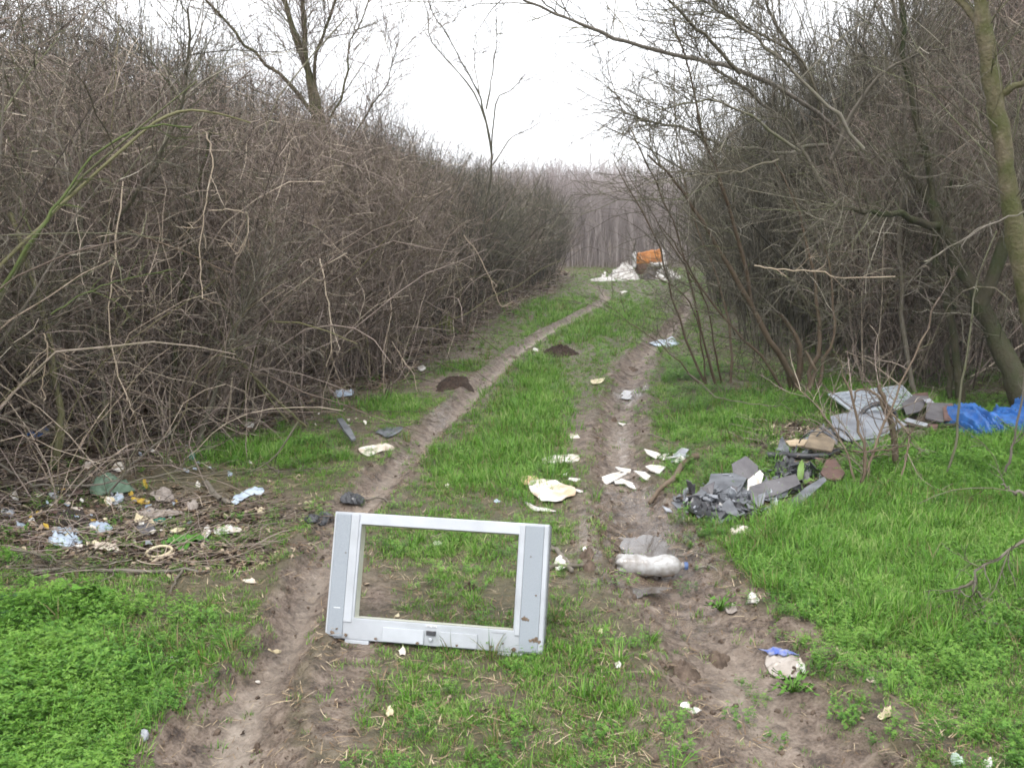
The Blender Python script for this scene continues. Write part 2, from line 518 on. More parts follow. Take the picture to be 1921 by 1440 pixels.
def make_shrub(seed, kind):
    """returns (stem mesh, twig mesh)"""
    g = np.random.default_rng(seed)
    thick, fine = [], []
    if kind == 'tangle':      # dome of arching canes and curling dry vines
        n = 46
        a = g.random(n) * 6.28; rr = .9 * np.sqrt(g.random(n))
        P0 = np.stack([rr * np.cos(a), rr * np.sin(a), -.05 + 0 * a], -1)
        D0 = np.stack([np.cos(a) * .35, np.sin(a) * .35, np.ones(n)], -1) + g.normal(size=(n, 3)) * .25
        P, R = grow(g, P0, D0, 1.7 + 1.3 * g.random(n), 9, .006 + .006 * g.random(n), .0025, .14, .05, -.07)
        thick.append((floorclip(P), R, tones(g, n, 0, .8, .12), 5))
        n1 = 750
        p, D, r, t = sprout(g, P, R, n1, .12, 1, (.4, 1.3))
        P1, R1 = grow(g, p, D, .35 + .75 * g.random(n1), 6, np.minimum(r * .7, .0045), .0018, .22, .1, -.05)
        fine.append((floorclip(P1), R1, tones(g, n1, .1, .8, .08), 3))
        n2 = 7500
        p, D, r, t = sprout(g, P1, R1, n2, .1, 1, (.4, 1.3))
        P2, R2 = grow(g, p, D, .1 + .35 * g.random(n2), 4, .0020, .0011, .3, .14, -.03)
        fine.append((floorclip(P2), R2, tones(g, n2, .0, .72, .09), 3))
        # curling vine tangle filling the dome
        n3 = 2600
        q = norm(g.normal(size=(n3, 3))) * (g.random(n3)[:, None] ** .4)
        q = q * np.array([1.35, 1.35, 1.2]) + np.array([0, 0, 1.25])
        P3, R3 = grow(g, q, g.normal(size=(n3, 3)) + np.array([0, 0, -.3]), .4 + .7 * g.random(n3), 6, .0024, .0015, .3, .22, -.05)
        fine.append((floorclip(P3), R3, tones(g, n3, .1, .7, .13), 3))
    elif kind == 'thorn':     # dense dark upright fan of very fine twigs
        n = 60
        a = g.random(n) * 6.28; rr = .8 * np.sqrt(g.random(n))
        P0 = np.stack([rr * np.cos(a), rr * np.sin(a), -.05 + 0 * a], -1)
        D0 = np.stack([np.cos(a) * .2, np.sin(a) * .2, np.ones(n)], -1) + g.normal(size=(n, 3)) * .12
        P, R = grow(g, P0, D0, 1.5 + 1.1 * g.random(n), 7, .006 + .006 * g.random(n), .003, .08, .04, .02)
        thick.append((P, R, tones(g, n, 0, .7, .0), 5))
        n1 = 1000
        p, D, r, t = sprout(g, P, R, n1, .08, 1, (.35, .9), .25)
        P1, R1 = grow(g, p, D, (.3 + .6 * g.random(n1)) * (1.1 - .4 * t), 5, np.minimum(r * .7, .004), .0018, .12, .06, .05)
        fine.append((floorclip(P1), R1, tones(g, n1, .05, .7, .01), 3))
        n2 = 9500
        p, D, r, t = sprout(g, P1, R1, n2, .1, 1, (.4, 1.0), .2)
        P2, R2 = grow(g, p, D, .08 + .26 * g.random(n2), 4, .0019, .0010, .14, .08, .04)
        fine.append((floorclip(P2), R2, tones(g, n2, .0, .8, .05), 3))
    elif kind == 'hazel':     # taller many stemmed shrub, horizontal arching side boughs
        n = 22
        a = g.random(n) * 6.28; rr = .4 * np.sqrt(g.random(n))
        P0 = np.stack([rr * np.cos(a), rr * np.sin(a), -.05 + 0 * a], -1)
        D0 = np.stack([np.cos(a) * .32, np.sin(a) * .32, np.ones(n)], -1) + g.normal(size=(n, 3)) * .16
        P, R = grow(g, P0, D0, 2.8 + 1.8 * g.random(n), 9, .010 + .015 * g.random(n), .004, .10, .035, .0)
        thick.append((P, R, tones(g, n, 0, .85, .03), 6))
        n0 = 130
        p, D, r, t = sprout(g, P, R, n0, .15, 1, (.5, 1.2))
        Pm, Rm = grow(g, p, D, .8 + 1.0 * g.random(n0), 7, np.minimum(r * .7, .010), .003, .16, .07, .0)
        thick.append((floorclip(Pm), Rm, tones(g, n0, .1, .85, .04), 4))
        n1 = 1100
        p, D, r, t = sprout(g, Pm, Rm, n1, .1, 1, (.4, 1.1))
        P1, R1 = grow(g, p, D, .25 + .55 * g.random(n1), 5, .0036, .0018, .2, .08, .0)
        fine.append((floorclip(P1), R1, tones(g, n1, .1, .8, .04), 3))
        n2 = 8500
        p, D, r, t = sprout(g, P1, R1, n2, .1, 1, (.4, 1.2))
        P2, R2 = grow(g, p, D, .06 + .24 * g.random(n2), 4, .0020, .0011, .22, .1, .01)
        fine.append((floorclip(P2), R2, tones(g, n2, .0, .78, .06), 3))
    elif kind == 'tree':      # crown tree 5-6 m
        n = 3
        P0 = np.stack([.15 * g.normal(size=n), .15 * g.normal(size=n), -.05 + np.zeros(n)], -1)
        D0 = np.array([0, 0, 1.]) + g.normal(size=(n, 3)) * .16
        P, R = grow(g, P0, D0, 5.2 + 1.2 * g.random(n), 12, .05 + .02 * g.random(n), .008, .07, .015, .03)
        thick.append((P, R, tones(g, n, .1, .6, .0), 8))
        n0 = 70
        p, D, r, t = sprout(g, P, R, n0, .25, 1, (.5, 1.1))
        Pm, Rm = grow(g, p, D, 1.0 + 1.6 * g.random(n0) * (1.2 - t * .7), 8, np.minimum(r * .55, .018), .004, .15, .05, .05)
        thick.append((floorclip(Pm), Rm, tones(g, n0, .1, .8, .02), 5))
        n1 = 900
        p, D, r, t = sprout(g, Pm, Rm, n1, .1, 1, (.4, 1.0))
        P1, R1 = grow(g, p, D, .3 + .6 * g.random(n1), 5, .0045, .002, .18, .07, .02)
        fine.append((floorclip(P1), R1, tones(g, n1, .1, .75, .02), 3))
        n2 = 6000
        p, D, r, t = sprout(g, P1, R1, n2, .1, 1, (.4, 1.1))
        P2, R2 = grow(g, p, D, .08 + .28 * g.random(n2), 4, .0024, .0013, .2, .1, .02)
        fine.append((floorclip(P2), R2, tones(g, n2, .15, .75, .02), 3))
    Rm, Hm = dict(tangle=(1.35, 2.6), thorn=(1.15, 2.5), hazel=(1.6, 4.0), tree=(2.2, 6.2))[kind]
    out = []
    for P, R, t, m in fine:
        c = P[:, -1]; zc = np.clip(c[:, 2] / Hm, 0, 2)
        prof = Rm * (.75 + .5 * np.sin(np.clip(zc, 0, 1) * math.pi * .85))
        e = (np.hypot(c[:, 0], c[:, 1]) / prof) ** 3 + zc ** 4
        k = e < .65 + 1.6 * g.random(len(c)) ** 3
        out.append((P[k], R[k], t[k], m))
    return thick, out


KMAT = {'tangle': M_BRAMBLE, 'thorn': M_THORN, 'hazel': M_HAZEL, 'tree': M_HAZEL}
ARCH, SIZE = {}, {}
for kind, seeds in (('tangle', (1, 2)), ('thorn', (3, 4)), ('hazel', (5, 6)), ('tree', (7, 8))):
    for i, sd in enumerate(seeds):
        th, fi = make_shrub(sd, kind)
        V, Q, T = tubes(th); a = np_mesh('stems', V, Q, None, [KMAT[kind]], T)
        V, Q, T = tubes(fi); b = np_mesh('twigs', V, Q, None, [KMAT[kind]], T)
        # swollen buds on some twig tips
        P2 = fi[-1][0]; g = np.random.default_rng(sd)
        pick = g.choice(len(P2), 260, replace=False)
        c = P2[pick, -1]; d1 = norm(g.normal(size=(260, 3))) * .011; d2 = norm(g.normal(size=(260, 3))) * .006
        V = np.stack([c - d2, c + d1 * .4 - d2 * .2, c + d1 * 1.2, c + d2], 1).reshape(-1, 3)
        bu = np_mesh('buds', V, np.arange(1040).reshape(-1, 4), None, [M_BUD], None, False)
        ARCH[kind, i] = (a, b, bu)
        q = np.concatenate([f_[0][:, -1] for f_ in fi])
        SIZE[kind, i] = (float(np.percentile(np.hypot(q[:, 0], q[:, 1]), 92)), float(np.percentile(q[:, 2], 97)))


def shrub(kind, var, x, y, rz, s, sz, name, label, cat, group, buds=False, z=None, sink=0.0):
    if z is None: z = float(height(x, y, False))
    o = empty(name, (x, y, z - sink), rz)
    o.scale = (s, s, s * sz)
    props(o, label, cat, group)
    a, b, bu = ARCH[kind, var]
    link(bpy.data.objects.new('stems', a), o)
    link(bpy.data.objects.new('twigs', b), o)['kind'] = 'stuff'
    if buds: link(bpy.data.objects.new('buds', bu), o)['kind'] = 'stuff'
    return o


# ------------------------------------------------------------------ the ground: one sheet out to the horizon
def build_ground():
    ys = list(np.linspace(-40, 1.4, 12))
    y = 1.4
    while y < 36: y *= 1.0068; ys.append(y)
    while y < 420: y *= 1.06; ys.append(y)
    ys = np.array(ys)
    inner = np.linspace(-1, 1, 560)
    out = np.geomspace(1.02, 90, 16)
    us = np.concatenate([-out[::-1], inner, out])
    Yg, U = np.meshgrid(ys, us, indexing='ij')
    half = .62 * np.clip(Yg, 1.4, 60) + .9
    X = np.where(np.abs(U) <= 1, U * half, np.sign(U) * (half + (np.abs(U) - 1) * 4.5))
    Z = height(X, Yg)
    F = fields(X, Yg)
    n0, n1 = X.shape
    i = np.arange(n0 - 1)[:, None] * n1 + np.arange(n1 - 1)[None, :]
    Q = np.stack([i, i + 1, i + n1 + 1, i + n1], -1).reshape(-1, 4)
    V = np.stack([X, Yg, Z], -1).reshape(-1, 3)
    me = np_mesh('ground', V, Q, None, [], None, True)
    u, v = F['u'], F['v']
    near = (Yg > 1.5) & (Yg < 38)
    wet = np.clip(blobs(u, v, [(1215, 1005, 120, 48, 1.5), (1180, 1100, 70, 22, 1.2), (1200, 1070, 120, 30, 1.2), (1183, 733, 30, 12, 1.), (830, 790, 30, 50, .45), (760, 860, 30, 40, .3), (1180, 930, 60, 40, .8), (1290, 1150, 90, 40, .6), (1165, 830, 30, 60, .4), (1450, 1270, 60, 30, .3)]), 0, 1) * near
    pale = np.clip(np.exp(-((F['ld'] - .08) / .33) ** 2) * (.35 + .75 * blobs(u, v, [(470, 1400, 60, 110, 1), (1030, 620, 160, 50, .9), (900, 720, 60, 50, .5), (720, 900, 60, 50, .6), (570, 1100, 60, 60, .5)]))
                   + np.exp(-((F['rd'] - .1) / .4) ** 2) * (.1 + .9 * blobs(u, v, [(1160, 810, 40, 60, .6), (1400, 1300, 90, 120, .45), (1240, 640, 60, 30, .5)])), 0, 1) * near
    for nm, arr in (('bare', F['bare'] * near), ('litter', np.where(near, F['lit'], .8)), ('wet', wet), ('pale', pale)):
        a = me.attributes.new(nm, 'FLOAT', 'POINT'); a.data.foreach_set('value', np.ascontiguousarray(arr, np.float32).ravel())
    m = bpy.data.materials.new('ground_soil'); m.use_nodes = True
    n, l = m.node_tree.nodes, m.node_tree.links
    p = n['Principled BSDF']
    tc = n.new('ShaderNodeTexCoord')

    def noise(s, d=6, r=.6):
        q = n.new('ShaderNodeTexNoise'); q.inputs['Scale'].default_value = s; q.inputs['Detail'].default_value = d; q.inputs['Roughness'].default_value = r
        l.new(tc.outputs['Object'], q.inputs['Vector']); return q.outputs['Fac']

    def ramp(f, *st):
        q = n.new('ShaderNodeValToRGB'); e = q.color_ramp.elements
        for i, (pos, c) in enumerate(st):
            x = e[i] if i < 2 else e.new(pos)
            x.position = pos; x.color = (*c, 1)
        l.new(f, q.inputs[0]); return q.outputs[0]

    def attr(nm):
        q = n.new('ShaderNodeAttribute'); q.attribute_name = nm; return q.outputs['Fac']

    def mix(f, a, b):
        q = n.new('ShaderNodeMix'); q.data_type = 'RGBA'
        l.new(f, q.inputs[0]); l.new(a, q.inputs[6]); l.new(b, q.inputs[7]); return q.outputs[2]

    def mth(op, a, b, clamp=False):
        q = n.new('ShaderNodeMath'); q.operation = op; q.use_clamp = clamp
        for k, x in enumerate((a, b)):
            if isinstance(x, (int, float)): q.inputs[k].default_value = x
            else: l.new(x, q.inputs[k])
        return q.outputs[0]
    n1_, n2_, n3_ = noise(3.5), noise(22), noise(90)
    n4_ = noise(9)
    mixn = mth('ADD', mth('ADD', mth('MULTIPLY', n2_, .35), mth('MULTIPLY', n4_, .35)), mth('MULTIPLY', n3_, .3))
    mud = ramp(mixn, (.41, (.045, .031, .023)), (.47, (.115, .083, .061)), (.53, (.195, .148, .113)), (.62, (.285, .23, .185)))
    palec = ramp(n2_, (.3, (.24, .195, .155)), (.7, (.40, .345, .285)))
    soil = ramp(n2_, (.3, (.05, .045, .02)), (.6, (.11, .095, .05)), (.8, (.20, .16, .10)))
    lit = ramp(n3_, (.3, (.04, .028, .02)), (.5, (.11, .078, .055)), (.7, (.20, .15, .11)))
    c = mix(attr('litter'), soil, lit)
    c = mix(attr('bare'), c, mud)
    pf = mth('MULTIPLY', attr('pale'), mth('MULTIPLY', n1_, 1.7), True)
    c = mix(pf, c, palec)
    dk = n.new('ShaderNodeMix'); dk.data_type = 'RGBA'; dk.blend_type = 'MULTIPLY'; dk.inputs[7].default_value = (.62, .60, .58, 1)
    l.new(attr('wet'), dk.inputs[0]); l.new(c, dk.inputs[6]); c = dk.outputs[2]
    l.new(c, p.inputs['Base Color'])
    wetf = mth('MULTIPLY', mth('SUBTRACT', mth('ADD', attr('wet'), mth('MULTIPLY', n2_, .9)), .62), 3.0, True)
    mr = n.new('ShaderNodeMapRange'); mr.inputs[3].default_value = .62; mr.inputs[4].default_value = .08
    l.new(wetf, mr.inputs[0])
    l.new(mr.outputs[0], p.inputs['Roughness'])
    p.inputs['Specular IOR Level'].default_value = .45
    bmp = n.new('ShaderNodeBump'); bmp.inputs['Distance'].default_value = .035
    l.new(mth('SUBTRACT', .95, mth('MULTIPLY', wetf, .55)), bmp.inputs['Strength'])
    l.new(mth('ADD', mth('ADD', mth('MULTIPLY', n2_, .7), mth('MULTIPLY', n4_, .8)), mth('MULTIPLY', n3_, .45)), bmp.inputs['Height'])
    l.new(bmp.outputs[0], p.inputs['Normal'])
    me.materials.append(m)
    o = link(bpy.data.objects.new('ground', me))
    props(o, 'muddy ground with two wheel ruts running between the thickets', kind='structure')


build_ground()

# puddles lying in the ruts
M_WATER = mat('puddle_water', (.085, .068, .054), (.06, .047, .037), 6, .05, .05, 9, .003, spec=.75)


def puddle(px, py, rx, ry, z_off, seed, label):
    cx, cy, cz = ground(px, py, False)
    g = np.random.default_rng(seed)
    pts = []
    for k in range(28):
        a = k / 28 * 2 * math.pi
        r = 1 + .28 * math.sin(3 * a + seed) + .15 * math.sin(7 * a + 2 * seed) + .08 * g.normal()
        pts.append(flat(px + 1.35 * rx * r * math.cos(a), py + 1.35 * ry * r * math.sin(a)))
    zz = float(np.percentile([height(x, y) for x, y in pts] + [height(cx + (x - cx) * .5, cy + (y - cy) * .5) for x, y in pts], 42)) + .001
    me = pymesh('puddle', [(x, y, zz) for x, y in pts], [list(range(28))[::-1]], M_WATER)
    o = link(bpy.data.objects.new('puddle', me))
    props(o, label, 'puddle', 'shallow puddles in the right wheel rut', 'structure')


puddle(1185, 732, 20, 5, .016, 1, 'small bright puddle in the right rut beside the yellowed paper scrap')
puddle(1225, 1012, 70, 20, .010, 4, 'shallow film of water in the rut behind the plastic bottle')
puddle(1170, 1040, 40, 9, .012, 7, 'little water at the left end of the plastic bottle')
puddle(1175, 1098, 50, 8, .010, 9, 'wet sheen in front of the plastic bottle')

# ------------------------------------------------------------------ scattered growth and litter (stuff)
PROTO = bpy.data.collections.new('prototypes')


def proto(me):
    o = bpy.data.objects.new(me.name, me)
    return o


def scatter(name, protos, P, ROT, SC, IDX, label):
    me = bpy.data.meshes.new(name + '_points')
    me.vertices.add(len(P)); me.vertices.foreach_set('co', np.ascontiguousarray(P, np.float32).ravel())
    for nm, typ, arr in (('rot', 'FLOAT_VECTOR', ROT), ('scl', 'FLOAT', SC), ('idx', 'INT', IDX)):
        a = me.attributes.new(nm, typ, 'POINT')
        a.data.foreach_set('vector' if typ == 'FLOAT_VECTOR' else 'value', np.ascontiguousarray(arr, np.int32 if typ == 'INT' else np.float32).ravel())
    o = link(bpy.data.objects.new(name, me))
    ng = bpy.data.node_groups.new(name + '_nodes', 'GeometryNodeTree')
    ng.interface.new_socket('Geometry', in_out='INPUT', socket_type='NodeSocketGeometry')
    ng.interface.new_socket('Geometry', in_out='OUTPUT', socket_type='NodeSocketGeometry')
    n, l = ng.nodes, ng.links
    gi, go = n.new('NodeGroupInput'), n.new('NodeGroupOutput')
    gg = n.new('GeometryNodeGeometryToInstance')
    for me_ in protos[::-1]:     # multi input sockets list the last link first
        oi = n.new('GeometryNodeObjectInfo'); oi.inputs['Object'].default_value = proto(me_)
        l.new(oi.outputs['Geometry'], gg.inputs[0])
    ip = n.new('GeometryNodeInstanceOnPoints')
    ip.inputs['Pick Instance'].default_value = True

    def na(nm, t):
        q = n.new('GeometryNodeInputNamedAttribute'); q.data_type = t; q.inputs['Name'].default_value = nm
        return [s for s in q.outputs if s.enabled and s.name == 'Attribute'][0]
    l.new(gi.outputs[0], ip.inputs['Points']); l.new(gg.outputs[0], ip.inputs['Instance'])
    l.new(na('idx', 'INT'), ip.inputs['Instance Index'])
    e2r = n.new('FunctionNodeEulerToRotation'); l.new(na('rot', 'FLOAT_VECTOR'), e2r.inputs[0]); l.new(e2r.outputs[0], ip.inputs['Rotation'])
    l.new(na('scl', 'FLOAT'), ip.inputs['Scale']); l.new(ip.outputs[0], go.inputs[0])
    md = o.modifiers.new('scatter', 'NODES'); md.node_group = ng
    props(o, label, kind='stuff')
    return o


def tuft(seed, n, h, spread, lean, wdt, K=4, lo=.1, hi=.9):
    g = np.random.default_rng(seed)
    V, Q, T = [], [], []
    for b in range(n):
        a = g.random() * 6.28; r = spread * math.sqrt(g.random())
        p = np.array([r * math.cos(a), r * math.sin(a), -.004])
        az = a + g.normal() * .9
        out = np.array([math.cos(az), math.sin(az), 0])
        sd = np.array([-math.sin(az), math.cos(az), 0])
        H = h * (.45 + .75 * g.random()); ln = lean * (.2 + 1.2 * g.random()); w_ = wdt * (.6 + .8 * g.random())
        tw = g.normal() * .5
        t0 = len(V)
        el = math.pi / 2 - .15 * ln
        tn = lo + (hi - lo) * g.random()
        for k in range(K):
            f = k / (K - 1)
            ww = w_ * (1 - f ** 2.2) * .5 + .0002
            s2 = sd * math.cos(tw * f) + out * math.sin(tw * f)
            V += [p - s2 * ww, p + s2 * ww]; T += [max(0, tn - .12 + .2 * f)] * 2
            if k: Q.append([t0 + 2 * k - 2, t0 + 2 * k - 1, t0 + 2 * k + 1, t0 + 2 * k])
            el -= ln * 1.5 / K
            p = p + (out * math.cos(el) + np.array([0, 0, math.sin(el)])) * H / (K - 1)
    return np.array(V), np.array(Q), np.array(T)


def weed(seed, n, h, spread, ls):
    g = np.random.default_rng(seed)
    V, Q, T = [], [], []

    def leaf(p, az, el, L, W, tn):
        d = np.array([math.cos(az) * math.cos(el), math.sin(az) * math.cos(el), math.sin(el)])
        s = np.array([-math.sin(az), math.cos(az), 0]); t0 = len(V)
        dn = np.array([0, 0, -L * .12])
        V.extend([p, p + d * L * .5 - s * W + dn * 0, p + d * L * .5 + s * W, p + d * L + dn]); T.extend([tn] * 4)
        Q.append([t0, t0 + 1, t0 + 3, t0 + 2])
    for b in range(n):
        a = g.random() * 6.28; r = spread * math.sqrt(g.random())
        p = np.array([r * math.cos(a), r * math.sin(a), 0.]); H = h * (.4 + .8 * g.random())
        q = p + np.array([g.normal() * .25 * H, g.normal() * .25 * H, H])
        for wv in range(3):
            c = p + (q - p) * (.4 + .3 * wv)
            k = 4 + int(g.random() * 2)
            for j in range(k):
                leaf(c, j * 6.28 / k + wv + g.random(), .1 + .5 * g.random(), ls * (.6 + .7 * g.random()), ls * .22 * (.7 + .6 * g.random()), .2 + .3 * wv * .6 + .35 * g.random())
    return np.array(V), np.array(Q), np.array(T)


TUFTS = []
for i in range(4):   # short turf
    V, Q, T = tuft(100 + i, 16, .038, .035, .75, .0032); TUFTS.append(np_mesh('tuft', V, Q, None, [M_GRASS], T))
for i in range(4):   # long grass
    V, Q, T = tuft(110 + i, 18, .085, .035, .85, .0036); TUFTS.append(np_mesh('tuft', V, Q, None, [M_GRASS], T))
for i in range(2):   # tall lone tussock
    V, Q, T = tuft(120 + i, 26, .13, .03, .9, .0040); TUFTS.append(np_mesh('tuft', V, Q, None, [M_GRASS], T))
WEEDS = []
for i in range(4):
    V, Q, T = weed(130 + i, 13, .05, .055, .0105); WEEDS.append(np_mesh('weed', V, Q, None, [M_CLOVER], T, False))
STRAWS = []
for i in range(4):
    V, Q, T = tuft(140 + i, 5, .07, .03, 2.4, .0022, 4, 0, 1); V[:, 2] = np.abs(V[:, 2]) * .35 + .004; STRAWS.append(np_mesh('straw', V, Q, None, [M_STRAW], T))
LEAVES = []
for i in range(5):   # curled dead leaves
    g = np.random.default_rng(150 + i)
    V, Q, T = [], [], []
    for k in range(7):
        c = np.array([g.normal() * .04, g.normal() * .04, .004 + .006 * g.random()]); az = g.random() * 6.28; L = .016 + .02 * g.random(); W = L * .5; tn = g.random(); cu = .012 * g.random()
        d, s = np.array([math.cos(az), math.sin(az), g.normal() * .25]), np.array([-math.sin(az), math.cos(az), g.normal() * .25]); t0 = len(V); z = np.array([0, 0, 1.])
        V += [c - d * L, c - s * W + z * cu, c, c + s * W + z * cu, c + d * L + z * cu]; T += [tn] * 5
        Q += [[t0, t0 + 1, t0 + 2, t0 + 2], [t0 + 1, t0 + 4, t0 + 2, t0 + 2], [t0 + 2, t0 + 4, t0 + 3, t0 + 3], [t0, t0 + 2, t0 + 3, t0 + 3]]
    V = np.array(V); Tm = np.array([q[:3] for q in Q])
    LEAVES.append(np_mesh('leaf', V, None, Tm, [M_LITTER], np.array(T), False))
STICKS = []
for i in range(5):
    g = np.random.default_rng(160 + i); n = 5
    P0 = g.normal(size=(n, 3)) * np.array([.1, .1, 0]) + np.array([0, 0, .012])
    D = g.normal(size=(n, 3)) * np.array([1, 1, .12])
    P, R = grow(g, P0, D, .12 + .35 * g.random(n), 5, .003, .0015, .14, .1, 0.)
    P[..., 2] = np.clip(P[..., 2], .004, .06)
    V, Q, T = tubes([(P, R, tones(g, n, .05, .75, .08), 3)]); STICKS.append(np_mesh('stick', V, Q, None, [M_BRAMBLE], T))
CLODS = []
for i in range(4):
    bm = bmesh.new(); bmesh.ops.create_icosphere(bm, subdivisions=2, radius=.012)
    g = np.random.default_rng(170 + i)
    for v in bm.verts: v.co *= .7 + .6 * g.random(); v.co.z *= .6
    me = bpy.data.meshes.new('clod'); bm.to_mesh(me); bm.free(); me.materials.append(M_CLOD); me.shade_smooth(); CLODS.append(me)


def sample(n, y0, y1, pw=0.0):
    u = rs.random(n)
    y = y0 * (y1 / y0) ** u
    x = (rs.random(n) * 2 - 1) * (.62 * y + .55)
    return x, y


def put(name, protos, n, y0, y1, densf, sclf, idxf, label, tilt=.15, lift=0.0):
    x, y = sample(n, y0, y1)
    F = fields(x, y)
    keep = rs.random(n) < densf(x, y, F)
    x, y = x[keep], y[keep]; F = {k: v[keep] for k, v in F.items()}
    P = np.stack([x, y, height(x, y) + lift], -1)
    m = len(x)
    ROT = np.stack([rs.normal(size=m) * tilt, rs.normal(size=m) * tilt, rs.random(m) * 6.28], -1)
    return scatter(name, protos, P, ROT, sclf(x, y, F) * (.7 + .6 * rs.random(m)), idxf(x, y, F), label)


def g_idx(x, y, F):
    m = len(x)
    longg = (F['lush'] * (F['centre'] > .5) * np.where(F['rd'] < 90, 1, 1) > .35 + .5 * rs.random(m)) & ((F['v'] < 1080) | (F['u'] > 1350))
    i = np.where(longg, 4 + (rs.random(m) * 4).astype(int), (rs.random(m) * 4).astype(int))
    return np.where(rs.random(m) < .012, 8 + (rs.random(m) * 2).astype(int), i)


put('grass', TUFTS, 125000, 2.1, 36,
    lambda x, y, F: np.clip(F['cover'] ** 1.4, 0, 1) * (1 - .75 * F['clover']) * .85 + .012,
    lambda x, y, F: (.54 + .22 * F['lush']) * (1 + .045 * y) * (.65 + .75 * fbm(x, y, 3.2, 2, 31.)), g_idx,
    'green grass tufts on the strip between the ruts and along the verges')
put('chickweed', WEEDS, 80000, 2.1, 30,
    lambda x, y, F: np.clip(F['clover'] * 1.1, 0, 1) * F['cover'] ** .7 * (1 - .7 * F['bare']) + .03 * F['cover'] + .22 * F['cover'] * (F['u'] > 1250) * (F['v'] > 700) + .02 * F['lit'] * (F['bl'] < .6),
    lambda x, y, F: (.7 + .4 * F['clover'] + .03 * y) * (.6 + .8 * fbm(x, y, 4, 2, 71.)), lambda x, y, F: (rs.random(len(x)) * 4).astype(int),
    'low bright green chickweed covering the corner and the verge')
put('dry_straw', STRAWS, 16000, 2.1, 20,
    lambda x, y, F: .16 + .5 * (1 - F['bare']) * (F['lit'] < .5) + .3 * F['lit'], lambda x, y, F: .8 + .03 * y, lambda x, y, F: (rs.random(len(x)) * 4).astype(int),
    'dead straw and cut stalks lying in the mud and grass', .1)
put('leaf_litter', LEAVES, 42000, 2.6, 34,
    lambda x, y, F: np.clip(F['lit'] * .95, 0, 1) + .015, lambda x, y, F: (.65 + .04 * y) * (.45 + .5 * F['lit']), lambda x, y, F: (rs.random(len(x)) * 5).astype(int),
    'brown leaf litter under the thickets')
put('fallen_twigs', STICKS, 15000, 2.4, 34,
    lambda x, y, F: np.clip(F['lit'] * .7, 0, 1) + .006, lambda x, y, F: (.7 + .03 * y) * (.4 + .6 * F['lit']), lambda x, y, F: (rs.random(len(x)) * 5).astype(int),
    'thin fallen twigs strewn on the ground under the shrubs', .08)
put('mud_crumbs', CLODS, 42000, 2.1, 16,
    lambda x, y, F: F['bare'] * (.16 + .8 * np.exp(-((np.minimum(F['ld'], F['rd']) - 1.0) / .25) ** 2)) * .8, lambda x, y, F: .25 + .75 * rs.random(len(x)) ** 3, lambda x, y, F: (rs.random(len(x)) * 4).astype(int),
    'dark crumbs of churned mud along the ruts', 1.)

# ------------------------------------------------------------------ far wood on the slope (one mass)
SAPS = []
for i in range(4):
    g = np.random.default_rng(180 + i); n = 4
    P0 = g.normal(size=(n, 3)) * np.array([.4, .4, 0]) + np.array([0, 0, -.1])
    P, R = grow(g, P0, np.array([[0, 0, 1.]]) + g.normal(size=(n, 3)) * .07, 3.8 + 2.2 * g.random(n), 7, .018, .005, .035, .012, .02)
    st = [(P, R, tones(g, n, .1, .9, .1), 4)]
    p, D, r, t = sprout(g, P, R, 46, .15, 1, (.3, .7), .4)
    P1, R1 = grow(g, p, D, .6 + .9 * g.random(46), 4, .009, .004, .08, .04, .1); st.append((P1, R1, tones(g, 46, .1, .9, .05), 3))
    p, D, r, t = sprout(g, P1, R1, 170, .1, 1, (.3, .8), .3)
    P2, R2 = grow(g, p, D, .3 + .4 * g.random(170), 3, .006, .003, .1, .04, .1); st.append((P2, R2, tones(g, 170, .1, .9, .05), 3))
    V, Q, T = tubes(st); SAPS.append(np_mesh('sapling', V, Q, None, [M_FAR], T))
n = 5200
y = 36 + 110 * rs.random(n) ** 1.3
x = (rs.random(n) * 2 - 1) * (.7 * y + 10)
first = rs.random(n) < .22
y = np.where(first, 36 + 5 * rs.random(n), y); x = np.where(first, (rs.random(n) * 2 - 1) * 38, x)
P = np.stack([x, y, height(x, y, False)], -1)
ROT = np.stack([rs.normal(size=n) * .03, rs.normal(size=n) * .03, rs.random(n) * 6.28], -1)
sc = (1.35 + .056 * y - height(x, y, False)) / 5.6 * (.72 + .4 * rs.random(n))
scatter('woodland', SAPS, P, ROT, sc, (rs.random(n) * 4).astype(int), 'grey brown leafless wood of slender saplings rising on the far slope')

# ------------------------------------------------------------------ thickets either side
GL = 'bare shrubs in the thicket left of the track'
GR = 'bare shrubs in the thicket right of the track'
LT = {'tangle': 'leafless brown tangled shrub in the thicket left of the track', 'thorn': 'dark fine twigged leafless shrub in the left thicket along the track',
      'hazel': 'leafless many stemmed grey shrub standing in the left thicket', 'tree': 'tall leafless tree rising out of the left thicket'}
RT = {'tangle': 'leafless low tangled shrub in the thicket right of the track', 'thorn': 'dark fine twigged leafless shrub in the right thicket',
      'hazel': 'leafless many stemmed shrub arching in the right thicket', 'tree': 'tall leafless tree rising out of the right thicket'}


def S_(side, kind, px, py, s, sz=1., buds=False, back=0.0, rz=None):
    """shrub whose foot is seen at (px,py), moved 'back' metres further along the view ray"""
    x, y = flat(px, py)
    k = 1 + back / y
    x, y = x * k, y * k
    T, G = (LT, GL) if side == 'L' else (RT, GR)
    nm = 'bare_tree' if kind == 'tree' else 'bare_shrub'
    cat = 'tree' if kind == 'tree' else 'shrub'
    g = G if kind != 'tree' else G.replace('shrubs', 'trees')
    g = g + (' (' + {'tangle': 'tangled', 'thorn': 'dark and fine', 'hazel': 'many stemmed', 'tree': 'tall'}[kind] + ')')
    shrub(kind, int(rs.random() * 2), x, y, rs.random() * 6.28 if rz is None else rz, s, sz, nm, T[kind], cat, g, buds)


